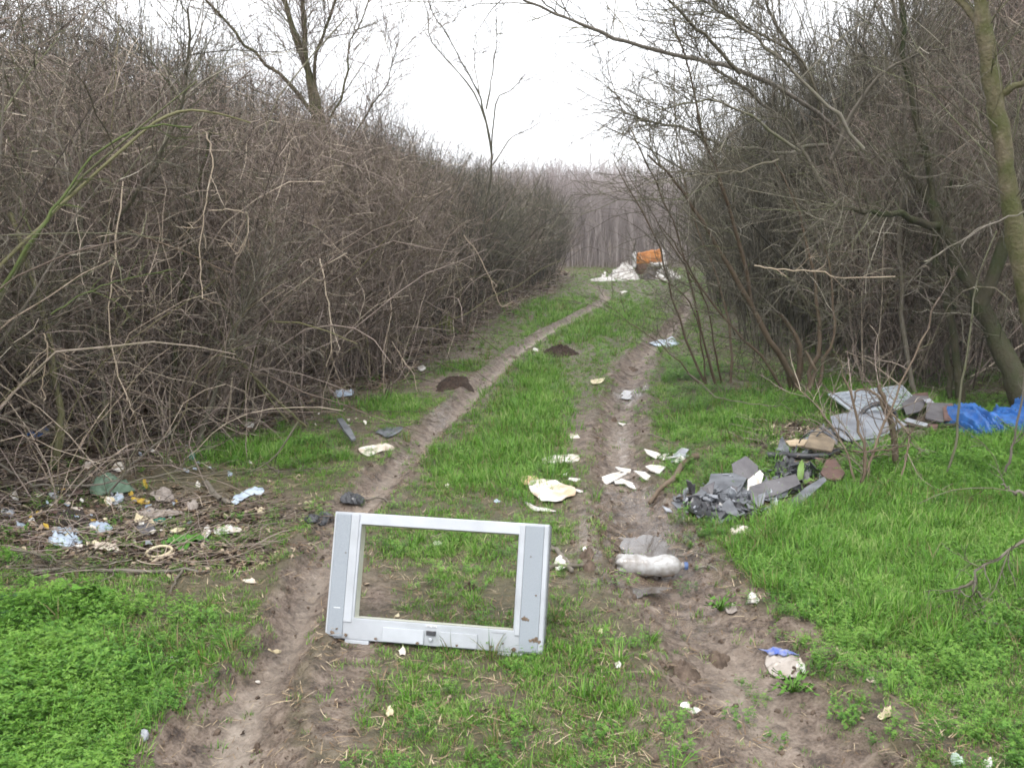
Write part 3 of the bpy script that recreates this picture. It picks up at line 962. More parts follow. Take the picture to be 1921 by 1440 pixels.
SKY_L = np.array([(-600, -400), (0, -190), (200, -180), (300, -80), (400, 20), (500, 60), (600, 105), (700, 165), (800, 200), (870, 235), (950, 275), (1000, 300), (1045, 330), (1080, 400)], float)
SKY_R = np.array([(1180, 430), (1225, 410), (1265, 345), (1295, 260), (1325, 170), (1370, 80), (1430, -20), (1550, -120), (1900, -200), (2500, -300)], float)


def allowed(px, y, SK):
    return EYE + (HOR - np.interp(px, SK[:, 0], SK[:, 1])) / FPX * y


def rank(side, k, y0, y1, R, kinds, hmax, inset=.82, gap=1.25, buds=False):
    y = y0
    while y < y1:
        kind = kinds(y, k)
        Rj = R * (.72 + .56 * rs.random()) * (1 + .012 * y)
        yy = y + .25 * rs.normal()
        o_ = np.argsort(LE[:-1, 1]); q_ = np.argsort(RE[:-1, 1])
        if side == 'L': x = float(np.interp(yy, LE[o_, 1], LE[o_, 0])) - Rj * (inset + .12 * float(sstep(12, 18, yy))) - k * 1.45
        else: x = float(np.interp(yy, RE[q_, 1], RE[q_, 0])) + Rj * inset + k * 1.45
        px = CX + FPX * x / yy
        SK = SKY_L if side == 'L' else SKY_R
        pe = px + (.5 if side == 'L' else (-1.3 if kind == 'tree' else -.75)) * Rj / yy * FPX
        h = min(hmax, allowed(pe, yy, SK) * (1.35 if kind == 'tree' and px < 500 else 1) * (1.0 + .06 * rs.normal())) * (1 + .14 * rs.normal() * (k > 0))
        if -650 < px < 2600 and h > 1.2:
            v = int(rs.random() * 2); R0, H0 = SIZE[kind, v]
            s_ = Rj / R0 * (1.15 if kind in ('hazel', 'tree') else 1); T, G = (LT, GL) if side == 'L' else (RT, GR)
            if kind == 'tree': G = G.replace('shrubs', 'trees')
            nears = ((5.2, 'the garbage heap'), (6.4, 'the long olive pole'), (7.8, 'the dark tray'), (9.6, 'the caught white bag'), (12, 'the brown molehill'), (15, 'the mossy stump'), (20, 'the narrowing rut'), (99, 'the far bend')) if side == 'L' else \
                ((8.4, 'the blue tarpaulin'), (9.6, 'the brown stem clump'), (12, 'the slender fanning stems'), (15, 'the dark molehill'), (20, 'the far right rut'), (99, 'the orange armchair'))
            by = next(t_ for l_, t_ in nears if yy < l_)
            row = {0: 'front row', 1: 'second row', 2: 'third row'}.get(int(k), 'deep inside')
            lab = {'tangle': 'brown tangled bare shrub', 'thorn': 'dark fine twigged bare shrub', 'hazel': 'many stemmed bare shrub', 'tree': 'tall bare tree'}[kind] + (' left' if side == 'L' else ' right') + ' of track by ' + by + ', ' + row
            shrub(kind, v, x, yy, rs.random() * 6.28, s_, h / (H0 * s_), 'bare_tree' if kind == 'tree' else 'bare_shrub', lab, 'tree' if kind == 'tree' else 'shrub',
                  G + ' (' + {'tangle': 'tangled', 'thorn': 'dark and fine', 'hazel': 'many stemmed', 'tree': 'tall'}[kind] + ')', buds)
        y += Rj * gap


kL = lambda y, k: ('tangle' if rs.random() < .8 else 'hazel') if y < 10.5 else ('thorn', 'thorn', 'tangle', 'hazel')[int(rs.random() * 4)]
kL2 = lambda y, k: ('hazel' if rs.random() < .22 else 'tangle') if y < 10 else ('thorn' if rs.random() < .7 else 'tangle')
rank('L', 0, 4.0, 30, .95, kL, 2.35, .86, 1.05, True)
rank('L', .5, 3.5, 5.6, 1.1, lambda y, k: 'hazel', 3.6, .8, .8, True)
rank('L', 1, 4.3, 26, 1.15, kL2, 2.9)
rank('L', 2, 4.2, 22, 1.25, kL2, 3.3)
rank('L', 3, 5.0, 20, 1.3, kL2, 3.8)
rank('L', 4, 6.0, 20, 1.5, lambda y, k: 'hazel' if rs.random() < .5 else 'thorn', 4.2)
rank('L', 6, 7.0, 20, 1.8, lambda y, k: 'tree' if rs.random() < .35 else 'thorn', 5.0)
rank('L', 3.4, 4.5, 11, 1.6, lambda y, k: 'tree', 6.2, .8, .8)
rank('L', 1.9, 4.2, 8.0, 1.2, lambda y, k: 'tree', 5.6, .8, 1.1)
rank('L', 8.5, 9.0, 22, 2.2, lambda y, k: 'tree' if rs.random() < .4 else 'thorn', 5.5)
kR = lambda y, k: ('hazel' if rs.random() < .7 else 'tangle') if y < 10 else ('thorn' if rs.random() < .7 else 'hazel')
rank('R', .35, 7.6, 30, .95, kR, 3.0, .9, 1.1, True)
rank('R', 1.3, 7.8, 26, 1.2, kR, 3.6, .82, 1.2, True)
rank('R', 2.4, 7.8, 22, 1.3, kR, 4.2)
rank('R', 3.6, 8.0, 20, 1.5, lambda y, k: ('hazel', 'tangle', 'tree')[int(rs.random() * 3)], 4.8)
rank('R', 5.0, 8.0, 20, 1.7, lambda y, k: ('thorn', 'tangle', 'tree')[int(rs.random() * 3)], 5.4)
rank('R', 1.6, 8.0, 14, 1.6, lambda y, k: 'tree', 6.0, .8, .9)
rank('R', 3.0, 7.0, 11, 1.7, lambda y, k: 'tree' if rs.random() < .6 else 'hazel', 6.0, .8, .8)
rank('R', 7.5, 9.0, 22, 2.2, lambda y, k: 'tree' if rs.random() < .4 else 'thorn', 6.)


# ------------------------------------------------------------------ trunks, boughs and canes that can be told apart
def spline(pts, K):
    p = np.array(pts, float)
    if len(p) == 2: return p[0] + (p[1] - p[0]) * np.linspace(0, 1, K)[:, None]
    p = np.vstack([2 * p[0] - p[1], p, 2 * p[-1] - p[-2]])
    ts = np.linspace(0, len(p) - 3 - 1e-6, K); out = []
    for t in ts:
        i = int(t) + 1; f = t - int(t)
        a, b, c, d = p[i - 1], p[i], p[i + 1], p[i + 2]
        out.append(.5 * ((2 * b) + (c - a) * f + (2 * a - 5 * b + 4 * c - d) * f * f + (-a + 3 * b - 3 * c + d) * f ** 3))
    return np.array(out)


def strand(pts, depth, r0, r1, K=16, jit=.006, seed=0, root=False):
    """pts in photo pixels; depth a number or (start, end); root: first point lies on the ground"""
    if not isinstance(depth, tuple): depth = (depth, depth)
    n_ = len(pts)
    W = [at(px, py, depth[0] + (depth[1] - depth[0]) * i / (n_ - 1)) for i, (px, py) in enumerate(pts)]
    if root:
        gx, gy, _ = W[0][0], W[0][1], 0
        W[0] = (gx, gy, float(height(gx, gy)) - .04)
    C = spline(W, K)
    g = np.random.default_rng(seed + int(pts[0][0]) + 7 * int(pts[0][1]) & 0xffff)
    C[1:] += g.normal(size=(K - 1, 3)) * jit
    return C[None], (np.linspace(r0, r1, K) * (1 + .09 * g.normal(size=K) * (K > 12)))[None]


def plant(name, label, cat, group, strands, matl, seed, side=0, sl=(.2, .6), tw=0, tl=(.06, .2), sides=6, sr=.004, tmat=None, t0=.2, up=.1, trunk='trunk', tri=.0019):
    """strands = list of (P,R); side shoots and twigs sprout from them"""
    g = np.random.default_rng(seed)
    root = strands[0][0][0][0]
    o = empty(name, tuple(root)); props(o, label, cat, group)
    inv = np.array(root)
    for P, R in strands:
        V, Q, T = tubes([(P - inv, R, np.array([.3 + .4 * g.random()]), sides)])
        link(bpy.data.objects.new(trunk, np_mesh(trunk, V, Q, None, [matl], T)), o)
    if side:
        K = max(s[0].shape[1] for s in strands)
        fine = []
        allP = [s for s in strands]
        per = np.array([np.linalg.norm(s[0][0][-1] - s[0][0][0]) for s in allP]); per = per / per.sum()
        Ps, Rs = [], []
        for (P, R), f in zip(allP, per):
            m = max(1, int(side * f))
            p, D, r, t = sprout(g, P, R, m, t0, 1, (.4, 1.1), up)
            P1, R1 = grow(g, p, D, (sl[0] + (sl[1] - sl[0]) * g.random(m)), 6, np.minimum(r * .6, sr), .0018, .16, .06, .02)
            Ps.append(P1); Rs.append(R1)
        P1, R1 = floorclip(np.concatenate(Ps), .03), np.concatenate(Rs)
        fine.append((P1 - inv, R1, tones(g, len(P1), .15, .8, .04), 3))
        if tw:
            p, D, r, t = sprout(g, P1, R1, tw, .1, 1, (.4, 1.1), up)
            P2, R2 = grow(g, p, D, (tl[0] + (tl[1] - tl[0]) * g.random(tw)), 4, tri, .0011, .18, .08, .01)
            fine.append((floorclip(P2, .03) - inv, R2, tones(g, tw, .15, .75, .04), 3))
        V, Q, T = tubes(fine)
        link(bpy.data.objects.new('twigs', np_mesh('twigs', V, Q, None, [tmat or M_HAZEL], T)), o)['kind'] = 'stuff'
    return o


# right hand trees
plant('bare_tree', 'smooth olive brown tree trunk leaning at the right edge before the thicket', 'tree', None,
      [strand([(2010, 955), (1965, 720), (1912, 480), (1885, 300), (1858, 130), (1840, -40), (1850, -500)], 5.0, .058, .034, 40, .003, root=True),
       strand([(1850, 60), (1800, 0), (1740, -90), (1600, -220)], (5.0, 5.3), .022, .008, 12),
       strand([(1868, 180), (1930, 150), (2000, 120)], (5.0, 4.8), .02, .01, 8)], M_TRUNK, 21, 60, (.4, 1.1), 700, (.08, .3), sides=14, t0=.4)
plant('bare_tree', 'thick dark mossy trunk leaning left behind the blue tarpaulin', 'tree', None,
      [strand([(1935, 775), (1895, 690), (1850, 590), (1790, 470), (1740, 370), (1690, 290)], (7.4, 8.2), .10, .03, 22, .012, root=True),
       strand([(1840, 570), (1900, 430), (1950, 300), (2000, 80)], (7.5, 7.2), .06, .02, 14, .01),
       strand([(1760, 425), (1660, 400), (1560, 385)], (7.8, 7.2), .035, .008, 12, .012)], M_MOSSY, 22, 220, (.4, 1.2), 3000, (.08, .3), sides=12, t0=.25)
plant('bare_tree', 'pair of dark upright stems on the grass left of the blue tarpaulin', 'tree', None,
      [strand([(1805, 752), (1790, 640), (1765, 500), (1742, 330), (1700, 120), (1690, -60)], (8.0, 8.0), .038, .018, 18, .012, root=True),
       strand([(1785, 750), (1778, 660), (1790, 560), (1770, 430), (1800, 250)], (8.1, 8.3), .026, .01, 16, .012, root=True)], M_MOSSY, 23, 90, (.4, 1.1), 1200, (.08, .3), sides=8, t0=.3)
plant('bare_tree', 'slim straight grey stem rising between the broken clump and the blue tarpaulin', 'tree', None,
      [strand([(1722, 745), (1700, 640), (1690, 520), (1688, 400), (1700, 250), (1690, 60), (1650, -80)], (8.2, 8.2), .022, .012, 18, .008, root=True)], M_HAZEL, 24, 60, (.4, 1.1), 900, sides=7, t0=.3)
plant('bare_shrub', 'clump of brown broken stems sprouting from one stump and leaning over the right verge', 'shrub', None,
      [strand([(1500, 742), (1478, 690), (1440, 630), (1380, 520), (1320, 420), (1270, 345), (1215, 290)], (8.4, 7.4), .034, .007, 20, .006, root=True),
       strand([(1492, 742), (1470, 680), (1418, 590), (1392, 470), (1355, 350), (1320, 255), (1290, 120), (1262, 30)], (8.4, 7.2), .024, .005, 20, .006, root=True),
       strand([(1515, 742), (1520, 700), (1540, 640), (1528, 520), (1500, 400), (1450, 300)], (8.4, 8.4), .024, .008, 16, .01, root=True),
       strand([(1530, 742), (1545, 690), (1566, 620), (1560, 520), (1540, 440)], (8.3, 8.3), .018, .006, 14, .01, root=True),
       strand([(1485, 745), (1500, 690), (1492, 630), (1462, 590)], (8.4, 8.2), .036, .014, 10, .006, root=True),
       strand([(1478, 745), (1445, 690), (1400, 640), (1330, 560), (1280, 480), (1240, 420)], (8.3, 7.5), .016, .004, 18, .008, root=True),
       strand([(1505, 745), (1530, 700), (1510, 660)], (8.3, 8.2), .022, .012, 8, .004, root=True)], M_BROWNST, 25, 150, (.3, 1.0), 1500, (.06, .22), sides=8, t0=.35, tmat=M_HAZEL)
plant('bare_shrub', 'group of slender dark stems fanning left over the grass beside the right rut', 'shrub', None,
      [strand([(1330, 725), (1300, 670), (1262, 560), (1240, 470), (1195, 380), (1150, 300)], (8.9, 8.2), .013, .004, 16, .006, root=True),
       strand([(1345, 722), (1322, 640), (1290, 520), (1268, 430), (1225, 330), (1170, 215), (1135, 110)], (8.9, 8.0), .013, .003, 18, .006, root=True),
       strand([(1355, 725), (1340, 650), (1320, 560), (1240, 430), (1180, 330)], (9., 8.4), .011, .003, 16, .006, root=True),
       strand([(1320, 725), (1285, 690), (1230, 640), (1170, 595), (1140, 575)], (8.9, 8.2), .008, .002, 14, .008, root=True),
       strand([(1370, 720), (1372, 640), (1345, 520), (1300, 400), (1270, 270), (1262, 130)], (9., 8.6), .013, .004, 16, .008, root=True),
       strand([(1325, 722), (1316, 640), (1290, 560), (1235, 520), (1180, 505)], (9., 8.4), .009, .003, 14, .008, root=True)], M_BROWNST, 26, 120, (.2, .7), 1000, (.05, .2), sides=6, t0=.3, tmat=M_HAZEL)
plant('bare_tree', 'long grey bough reaching in from the right across the white sky', 'tree', None,
      [strand([(1690, 640), (1680, 480), (1640, 330), (1560, 235), (1475, 172), (1380, 130), (1310, 112), (1230, 94), (1150, 68), (1070, 38), (985, 0), (900, -50)], (10.5, 5.0), .028, .005, 34, .006, root=True),
       strand([(1388, 138), (1340, 85), (1300, 45), (1250, -5), (1180, -60)], (7.3, 6.6), .015, .006, 12, .006),
       strand([(1070, 38), (1030, 15), (1000, -30)], (6.0, 5.6), .006, .003, 8)], M_HAZEL, 27, 46, (.2, .7), 260, (.05, .2), sides=8, t0=.3, up=.2)
plant('bare_tree', 'dark lichened bough sagging left out of the right thicket below the skyline', 'tree', None,
      [strand([(1740, 650), (1720, 500), (1650, 330), (1560, 272), (1490, 285), (1420, 282), (1350, 268), (1290, 240), (1235, 232), (1170, 213)], (10.5, 6.4), .026, .0045, 30, .012, root=True),
       strand([(1500, 284), (1440, 240), (1380, 200), (1310, 190), (1230, 205)], (6.8, 6.4), .012, .004, 14, .01),
       strand([(1620, 280), (1540, 190), (1450, 100), (1380, 40), (1290, -10)], (6.9, 6.6), .016, .005, 14, .012),
       strand([(1460, 300), (1400, 318), (1330, 325), (1230, 318)], (6.6, 6.2), .009, .003, 14, .008)], M_HAZEL, 28, 220, (.2, .8), 1900, (.05, .25), sides=8, t0=.3, up=.05)
plant('bare_tree', 'lichen grey boughs crossing in the crown above the right thicket', 'tree', None,
      [strand([(1600, 640), (1580, 500), (1560, 300), (1520, 150), (1450, 40), (1400, -80)], (10.5, 10.0), .03, .010, 20, .012, root=True),
       strand([(1575, 420), (1500, 270), (1420, 180), (1330, 120), (1290, 60)], (8.4, 7.8), .02, .004, 16, .012),
       strand([(1560, 300), (1620, 180), (1700, 110), (1780, 90)], (8.4, 7.6), .02, .006, 14, .012),
       strand([(1540, 200), (1500, 110), (1420, 60), (1350, 20), (1320, -30)], (8.2, 7.8), .012, .004, 14, .012)], M_HAZEL, 29, 330, (.3, .9), 3200, (.06, .26), sides=8, t0=.25, up=.12)
# left
plant('bare_tree', 'forked bare tree towering above the left thicket against the sky', 'tree', None,
      [strand([(612, 640), (608, 420), (603, 240), (585, 150), (552, 60), (525, -30), (500, -150)], 10.5, .055, .022, 22, .008, root=True),
       strand([(606, 330), (585, 180), (572, 70), (566, -20), (570, -120)], 10.4, .035, .018, 16, .008),
       strand([(604, 260), (590, 130), (608, 60), (632, -10), (650, -90)], 10.6, .022, .01, 16, .008),
       strand([(600, 235), (560, 175), (500, 120), (440, 60), (390, 0), (340, -50)], (10.4, 9.6), .024, .007, 16, .01),
       strand([(603, 250), (640, 180), (655, 90), (690, 10), (700, -60)], (10.5, 10.2), .014, .005, 14, .01),
       strand([(607, 400), (660, 260), (720, 160), (745, 100)], (10.4, 9.8), .012, .003, 14, .01)], M_TRUNK, 31, 330, (.3, 1.2), 4200, (.08, .32), sides=8, t0=.3, up=.25, tmat=M_BRAMBLE)
plant('bare_tree', 'thin spreading sapling standing above the dark shrubs left of the gap', 'tree', None,
      [strand([(872, 606), (905, 450), (922, 300), (908, 210), (892, 160), (862, 110), (830, 50), (800, 0), (780, -60)], 13.5, .017, .005, 24, .008, root=True),
       strand([(924, 300), (902, 200), (858, 135), (812, 80), (800, 20), (790, -30)], 13.5, .014, .004, 16, .008),
       strand([(912, 205), (925, 130), (932, 60), (930, -10)], 13.5, .012, .004, 14, .006),
       strand([(922, 290), (930, 190), (960, 170), (985, 140), (1028, 118)], 13.5, .012, .003, 14, .01),
       strand([(924, 310), (960, 260), (1000, 240), (1050, 200)], 13.4, .010, .003, 14, .01),
       strand([(900, 180), (890, 120), (895, 70), (888, 10)], 13.4, .008, .003, 12, .008)], M_THORN, 32, 70, (.2, .9), 420, (.08, .3), sides=7, t0=.35, up=.25, tri=.0026)
for i, (lab, pts, dep, r0, r1, m_) in enumerate([
    ('olive trunk at the far left with a kink above the blue plastic scrap', [(98, 905), (112, 820), (112, 770), (104, 710), (88, 620), (60, 520), (20, 400)], 5.6, .026, .014, M_OLIVE),
    ('grey upright stem left of the garbage heap behind the olive trunk', [(192, 868), (200, 780), (190, 700), (176, 600), (160, 520), (150, 380), (160, 250)], 6.0, .017, .009, M_HAZEL),
    ('dark upright stem behind the garbage heap', [(322, 862), (328, 760), (330, 640), (342, 520), (360, 400), (400, 250)], 6.3, .020, .01, M_MOSSY),
    ('dark stem leaning right beside the yellow green canes', [(368, 868), (385, 790), (408, 720), (430, 640), (465, 560), (500, 500)], 6.2, .017, .008, M_THORN),
    ('crooked dark branch crossing the middle of the left thicket', [(120, 900), (165, 700), (180, 480), (250, 370), (300, 290), (350, 160), (352, 20)], (6.3, 5.6), .016, .006, M_THORN)]):
    plant('thicket_stem', lab, 'tree stem', None, [strand(pts, dep, r0, r1, 20, .006, i, True)], m_, 40 + i, 40, (.2, .9), 500, (.05, .25), sides=8, t0=.35, tmat=M_HAZEL, trunk='stem')
CANES = [
    ('yellow green cane arching down onto the verge by the left rut', [(575, 800), (520, 750), (440, 665), (400, 590), (372, 490), (355, 430)], (6.6, 6.4), .010, .006, M_OLIVE),
    ('second yellow green cane crossing behind the first', [(540, 790), (470, 700), (440, 620), (425, 520), (370, 400)], (6.8, 6.8), .008, .005, M_OLIVE),
    ('long pale dead cane hanging vertically in the left thicket', [(231, 340), (222, 430), (207, 540), (207, 630), (222, 700), (241, 752)], 5.3, .0042, .003, M_CANE),
    ('pale dead cane curving down beside the grey brown tangle', [(388, 248), (398, 300), (385, 390), (376, 480), (380, 560)], 5.8, .0042, .003, M_CANE),
    ('pale forked cane hanging in front of the tangled shrubs', [(600, 485), (610, 530), (618, 590), (621, 650), (612, 690)], 6.8, .0055, .003, M_CANE),
    ('short kinked pale cane at the far left of the thicket', [(82, 625), (88, 665), (80, 720), (84, 750)], 4.9, .0035, .0025, M_CANE),
    ('mossy green branch arching across the upper left thicket', [(-20, 520), (70, 430), (140, 360), (250, 262), (320, 215), (390, 210), (470, 232)], (4.6, 5.2), .011, .005, M_OLIVE),
    ('olive bough rising steeply at the left edge', [(-30, 600), (60, 450), (110, 380), (180, 290), (270, 240), (360, 238)], (4.4, 4.9), .009, .004, M_GREENCANE),
    ('straight green bramble cane with a red brown tip', [(95, 590), (170, 545), (250, 520), (330, 505)], (4.8, 5.2), .004, .003, M_GREENCANE),
    ('pale cane bent into a hook high in the left thicket', [(390, 395), (420, 394), (455, 396), (465, 410), (460, 450), (440, 480)], 6.0, .0042, .003, M_CANE),
    ('reddish brown rod slanting across the left thicket', [(240, 430), (300, 455), (365, 480), (430, 510)], (5.2, 5.6), .005, .003, M_BROWNST),
    ('pale twig lying across the front of the right thicket', [(1415, 498), (1460, 506), (1530, 508), (1580, 520), (1680, 518)], (7.2, 7.0), .006, .004, M_CANE),
    ('grey dead branch reaching down left from the right trunk', [(1925, 395), (1850, 425), (1770, 470), (1730, 500), (1700, 540)], (4.8, 5.2), .006, .0025, M_HAZEL),
    ('thin grey stem standing in the grass before the blue tarpaulin', [(1885, 890), (1900, 835), (1915, 760), (1930, 640), (1950, 480)], 5.5, .008, .004, M_HAZEL),
    ('slender bent stem rooted in the grass right of the snag', [(1775, 888), (1795, 830), (1800, 740), (1815, 660), (1830, 540), (1870, 430)], 5.5, .0075, .004, M_HAZEL),
    ('pale cane hooked over in front of the dark shrub by the track', [(870, 440), (892, 470), (918, 520), (938, 570), (952, 572)], 10.5, .006, .004, M_CANE),
    ('dead cane bending to the ground near the white scrap', [(735, 640), (760, 680), (775, 700), (782, 735)], 8.6, .004, .003, M_CANE)]
for i, (lab, pts, dep, r0, r1, m_) in enumerate(CANES):
    plant('dead_cane' if m_ is M_CANE else 'live_cane', lab, 'cane', 'canes standing out from the thickets', [strand(pts, dep, r0, r1, 18, .004, i)], m_, 60 + i,
          6, (.06, .25), 12, (.04, .1), sides=6, t0=.2, tmat=m_ if m_ is not M_OLIVE else M_HAZEL, trunk='stem')


# more loose canes leaning out of the thickets: one stuff-like spray per thicket edge
def spray(name, label, pts_px, seed, n_, L=(.8, 1.8), matl=M_BRAMBLE):
    g = np.random.default_rng(seed); P0 = []
    for _ in range(n_):
        i = g.integers(len(pts_px) - 1); f = g.random()
        px = pts_px[i][0] * (1 - f) + pts_px[i + 1][0] * f; py = pts_px[i][1] * (1 - f) + pts_px[i + 1][1] * f
        x, y = flat(px, py); x += g.normal() * .15; y += .1 + abs(g.normal()) * .3
        P0.append((x, y, float(height(x, y, False)) - .02))
    P0 = np.array(P0)
    D = g.normal(size=(n_, 3)) * .45 + np.array([0, -.05, 1.])
    P, R = grow(g, P0, D, L[0] + (L[1] - L[0]) * g.random(n_), 9, .0034, .0017, .15, .09, -.10)
    P[..., 2] = np.maximum(P[..., 2], height(P[..., 0], P[..., 1], False) + .01)
    p, Dd, r, t = sprout(g, P, R, n_ * 5, .2, 1, (.4, 1.2))
    P1, R1 = grow(g, p, Dd, .08 + .3 * g.random(n_ * 5), 4, .0019, .0011, .2, .1, -.02)
    V, Q, T = tubes([(P, R, tones(g, n_, .1, .85, .12), 4), (P1, R1, tones(g, n_ * 5, .1, .8, .08), 3)])
    o = link(bpy.data.objects.new(name, np_mesh(name, V, Q, None, [matl], T)))
    props(o, label, kind='stuff')


spray('bramble_undergrowth', 'dry bramble canes bending out of the left thicket over the verge', LEFT_EDGE[1:12], 71, 230)
spray('dead_undergrowth', 'dry stalks and low stems at the foot of the right thicket', RIGHT_EDGE[1:11], 72, 230, (.3, 1.1), M_HAZEL)


# ------------------------------------------------------------------ the television front
def television():
    W_, H_ = .778, .4433
    a, b, c_, d_ = .1025, .1058, .0757, .0404
    X0 = -W_ / 2
    silver = mat('silver_plastic', (.43, .455, .49), (.35, .37, .395), 7, .34, .03, 200, .001, spec=.5)
    casing = mat('grey_plastic', (.22, .23, .25), (.17, .18, .20), 6, .42, .08, 150, .001, spec=.5)
    grille = mat('grille_mesh', (.29, .32, .355), (.235, .265, .295), 420, .5, .5, 650, .001, spec=.4)
    dark = mat('underside_shadow_blue', (.035, .035, .11), (.02, .02, .06), 6, .4, 0)  # shadow line below the bezel, painted as a dark blue
    black = mat('black_window', (.012, .012, .016), (.008, .008, .01), 6, .12, 0, spec=.6)
    ivory = mat('ivory_plastic', (.50, .51, .45), (.44, .45, .36), 6, .4, 0)
    dirt = mat('dried_mud', (.20, .15, .11), (.11, .08, .055), 60, .9, .6)
    scuff = mat('scuff', (.72, .74, .76), (.66, .68, .70), 50, .6, 0)
    o = empty('television_front', (-.2805, 3.1506, .0305 - .012))
    o.rotation_mode = 'QUATERNION'
    o.rotation_quaternion = (Matrix.Rotation(-.1496, 3, 'Z') @ Matrix.Rotation(-.3041, 3, 'X') @ Matrix.Rotation(.0169, 3, 'Y')).to_quaternion()
    props(o, 'silver front frame of a widescreen television with empty screen opening, standing in the grass', 'television')

    def B(name, m, boxes, bev=.002, parent=o, smooth=False):
        bm = bmesh.new()
        for q in boxes: box(bm, *q)
        return bm_obj(name, bm, m, parent, smooth, bev)
    # bezel: ring with a real opening, front face slightly dished
    xs = [X0, X0 + a, -X0 - b, -X0]; zs = [0, c_, H_ - d_, H_]
    bm = bmesh.new(); fr, bk = {}, {}
    for i, x in enumerate(xs):
        for j, z in enumerate(zs):
            fr[i, j] = bm.verts.new((x, 0.006 if (i in (0, 3) or j in (0, 3)) else 0, z)); bk[i, j] = bm.verts.new((x, .028, z))
    for i in range(3):
        for j in range(3):
            if (i, j) == (1, 1): continue
            bm.faces.new([fr[i, j], fr[i + 1, j], fr[i + 1, j + 1], fr[i, j + 1]]); bm.faces.new([bk[i, j], bk[i, j + 1], bk[i + 1, j + 1], bk[i + 1, j]])
    for (p, q) in [((0, 0), (1, 0)), ((1, 0), (2, 0)), ((2, 0), (3, 0)), ((3, 0), (3, 1)), ((3, 1), (3, 2)), ((3, 2), (3, 3)), ((3, 3), (2, 3)), ((2, 3), (1, 3)), ((1, 3), (0, 3)), ((0, 3), (0, 2)), ((0, 2), (0, 1)), ((0, 1), (0, 0)),
                   ((1, 1), (1, 2)), ((1, 2), (2, 2)), ((2, 2), (2, 1)), ((2, 1), (1, 1))]:
        bm.faces.new([fr[p], fr[q], bk[q], bk[p]])
    bm_obj('bezel', bm, silver, o, False, .003, 3)
    # inner lip sloping back round the tube opening
    bm = bmesh.new(); L = .012
    f4 = [(X0 + a + .001, .004, c_ + .001), (-X0 - b - .001, .004, c_ + .001), (-X0 - b - .001, .004, H_ - d_ - .001), (X0 + a + .001, .004, H_ - d_ - .001)]
    g4 = [(X0 + a + .004, .045, c_ + .003), (-X0 - b - .004, .045, c_ + .003), (-X0 - b - .004, .045, H_ - d_ - .004), (X0 + a + .004, .045, H_ - d_ - .004)]
    h4 = [(x_ + (-.004 if x_ < 0 else .004), .047, z_ + (-.004 if z_ < .2 else .004)) for x_, y_, z_ in g4]
    vf = [bm.verts.new(p) for p in f4]; vg = [bm.verts.new(p) for p in g4]; vh = [bm.verts.new(p) for p in h4]
    for i in range(4):
        j = (i + 1) % 4
        bm.faces.new([vf[i], vf[j], vg[j], vg[i]]); bm.faces.new([vg[i], vg[j], vh[j], vh[i]])
    li = bm_obj('inner_lip', bm, ivory, o)
    # casing skirt behind the bezel
    t = .004; D1 = .115
    B('side_casing', casing, [(-X0 - t - .004, -X0 - .0035, .0285, D1, .006, H_ - .006)], .001)
    B('side_casing', casing, [(X0 + .0035, X0 + t + .004, .0285, D1, .006, H_ - .006)], .001)
    B('top_casing', casing, [(X0 + .0085, -X0 - .0085, .0285, D1 - .02, H_ - .011, H_ - .006)], .001)
    B('bottom_casing', dark, [(X0 + .0085, -X0 - .0085, .0285, D1, .002, .007)], .001)  # underside strip, its colour standing in for the shade there
    B('side_rail', silver, [(-X0 - .017, -X0 - .002, -.0015, .0055, .004, H_ - .004)], .002)
    B('side_rail', silver, [(X0 + .002, X0 + .009, -.0015, .0055, .004, H_ - .004)], .002)
    g1 = B('speaker_grille', grille, [(X0 + .0095, X0 + .064, -.0022, .0045, .008, H_ - .008)], .0015)
    g2 = B('speaker_grille', grille, [(-X0 - .083, -X0 - .0175, -.0022, .0045, .008, H_ - .008)], .0015)
    # raised strips flanking the opening
    B('trim_strip', silver, [(X0 + .0645, X0 + .094, -.0035, .0035, .06, H_ - .006)], .002)
    B('trim_strip', silver, [(-X0 - .101, -X0 - .0835, -.0035, .0035, .06, H_ - .006)], .002)
    # control flap, infra red window, power knob, badge and print
    B('control_flap', silver, [(-.178, -.03, -.0026, .0035, .004, .052)], .001)
    B('control_flap', silver, [(.024, .16, -.0026, .0035, .004, .052)], .001)
    B('infrared_window', black, [(-.0215, .0125, -.0032, .003, .036, .0525)], .001)
    bm = bmesh.new(); bmesh.ops.create_cone(bm, cap_ends=True, segments=20, radius1=.0075, radius2=.0065, depth=.008, matrix=Matrix.Translation((-.0045, -.002, .0235)) @ Matrix.Rotation(math.pi / 2, 4, 'X'))
    kn = bm_obj('power_knob', bm, silver, o, True, .001)
    badge = B('badge', scuff, [(-.024, .014, -.0022, .003, .0645, .0705)], .0005)
    bm = bmesh.new()
    for k in range(7):
        if k == 3: continue
        box(bm, -.0215 + k * .005, -.0182 + k * .005, -.0028, -.0021, .0657, .0693)
    bm_obj('lettering', bm, casing, badge)
    bm = bmesh.new()
    for k in range(11): box(bm, .208 + k * .0042, .2105 + k * .0042, -.0006, .0012, .0625, .0648)
    bm_obj('lettering', bm, casing, o)
    bm = bmesh.new(); box(bm, X0 + .026, X0 + .05, -.0026, -.0021, .106, .1085)
    bm_obj('scratch', bm, scuff, g1)
    # side sockets
    bm = bmesh.new()
    for k in range(4): box(bm, -X0 - .0036, -X0 - .0026, .05, .062, .09 + k * .018, .1 + k * .018)
    bm_obj('side_socket', bm, silver, o)
    # feet
    for x0 in (-.315, .232):
        B('foot', silver, [(x0, x0 + .088, .004, .10, -.016, -.0005)], .002)
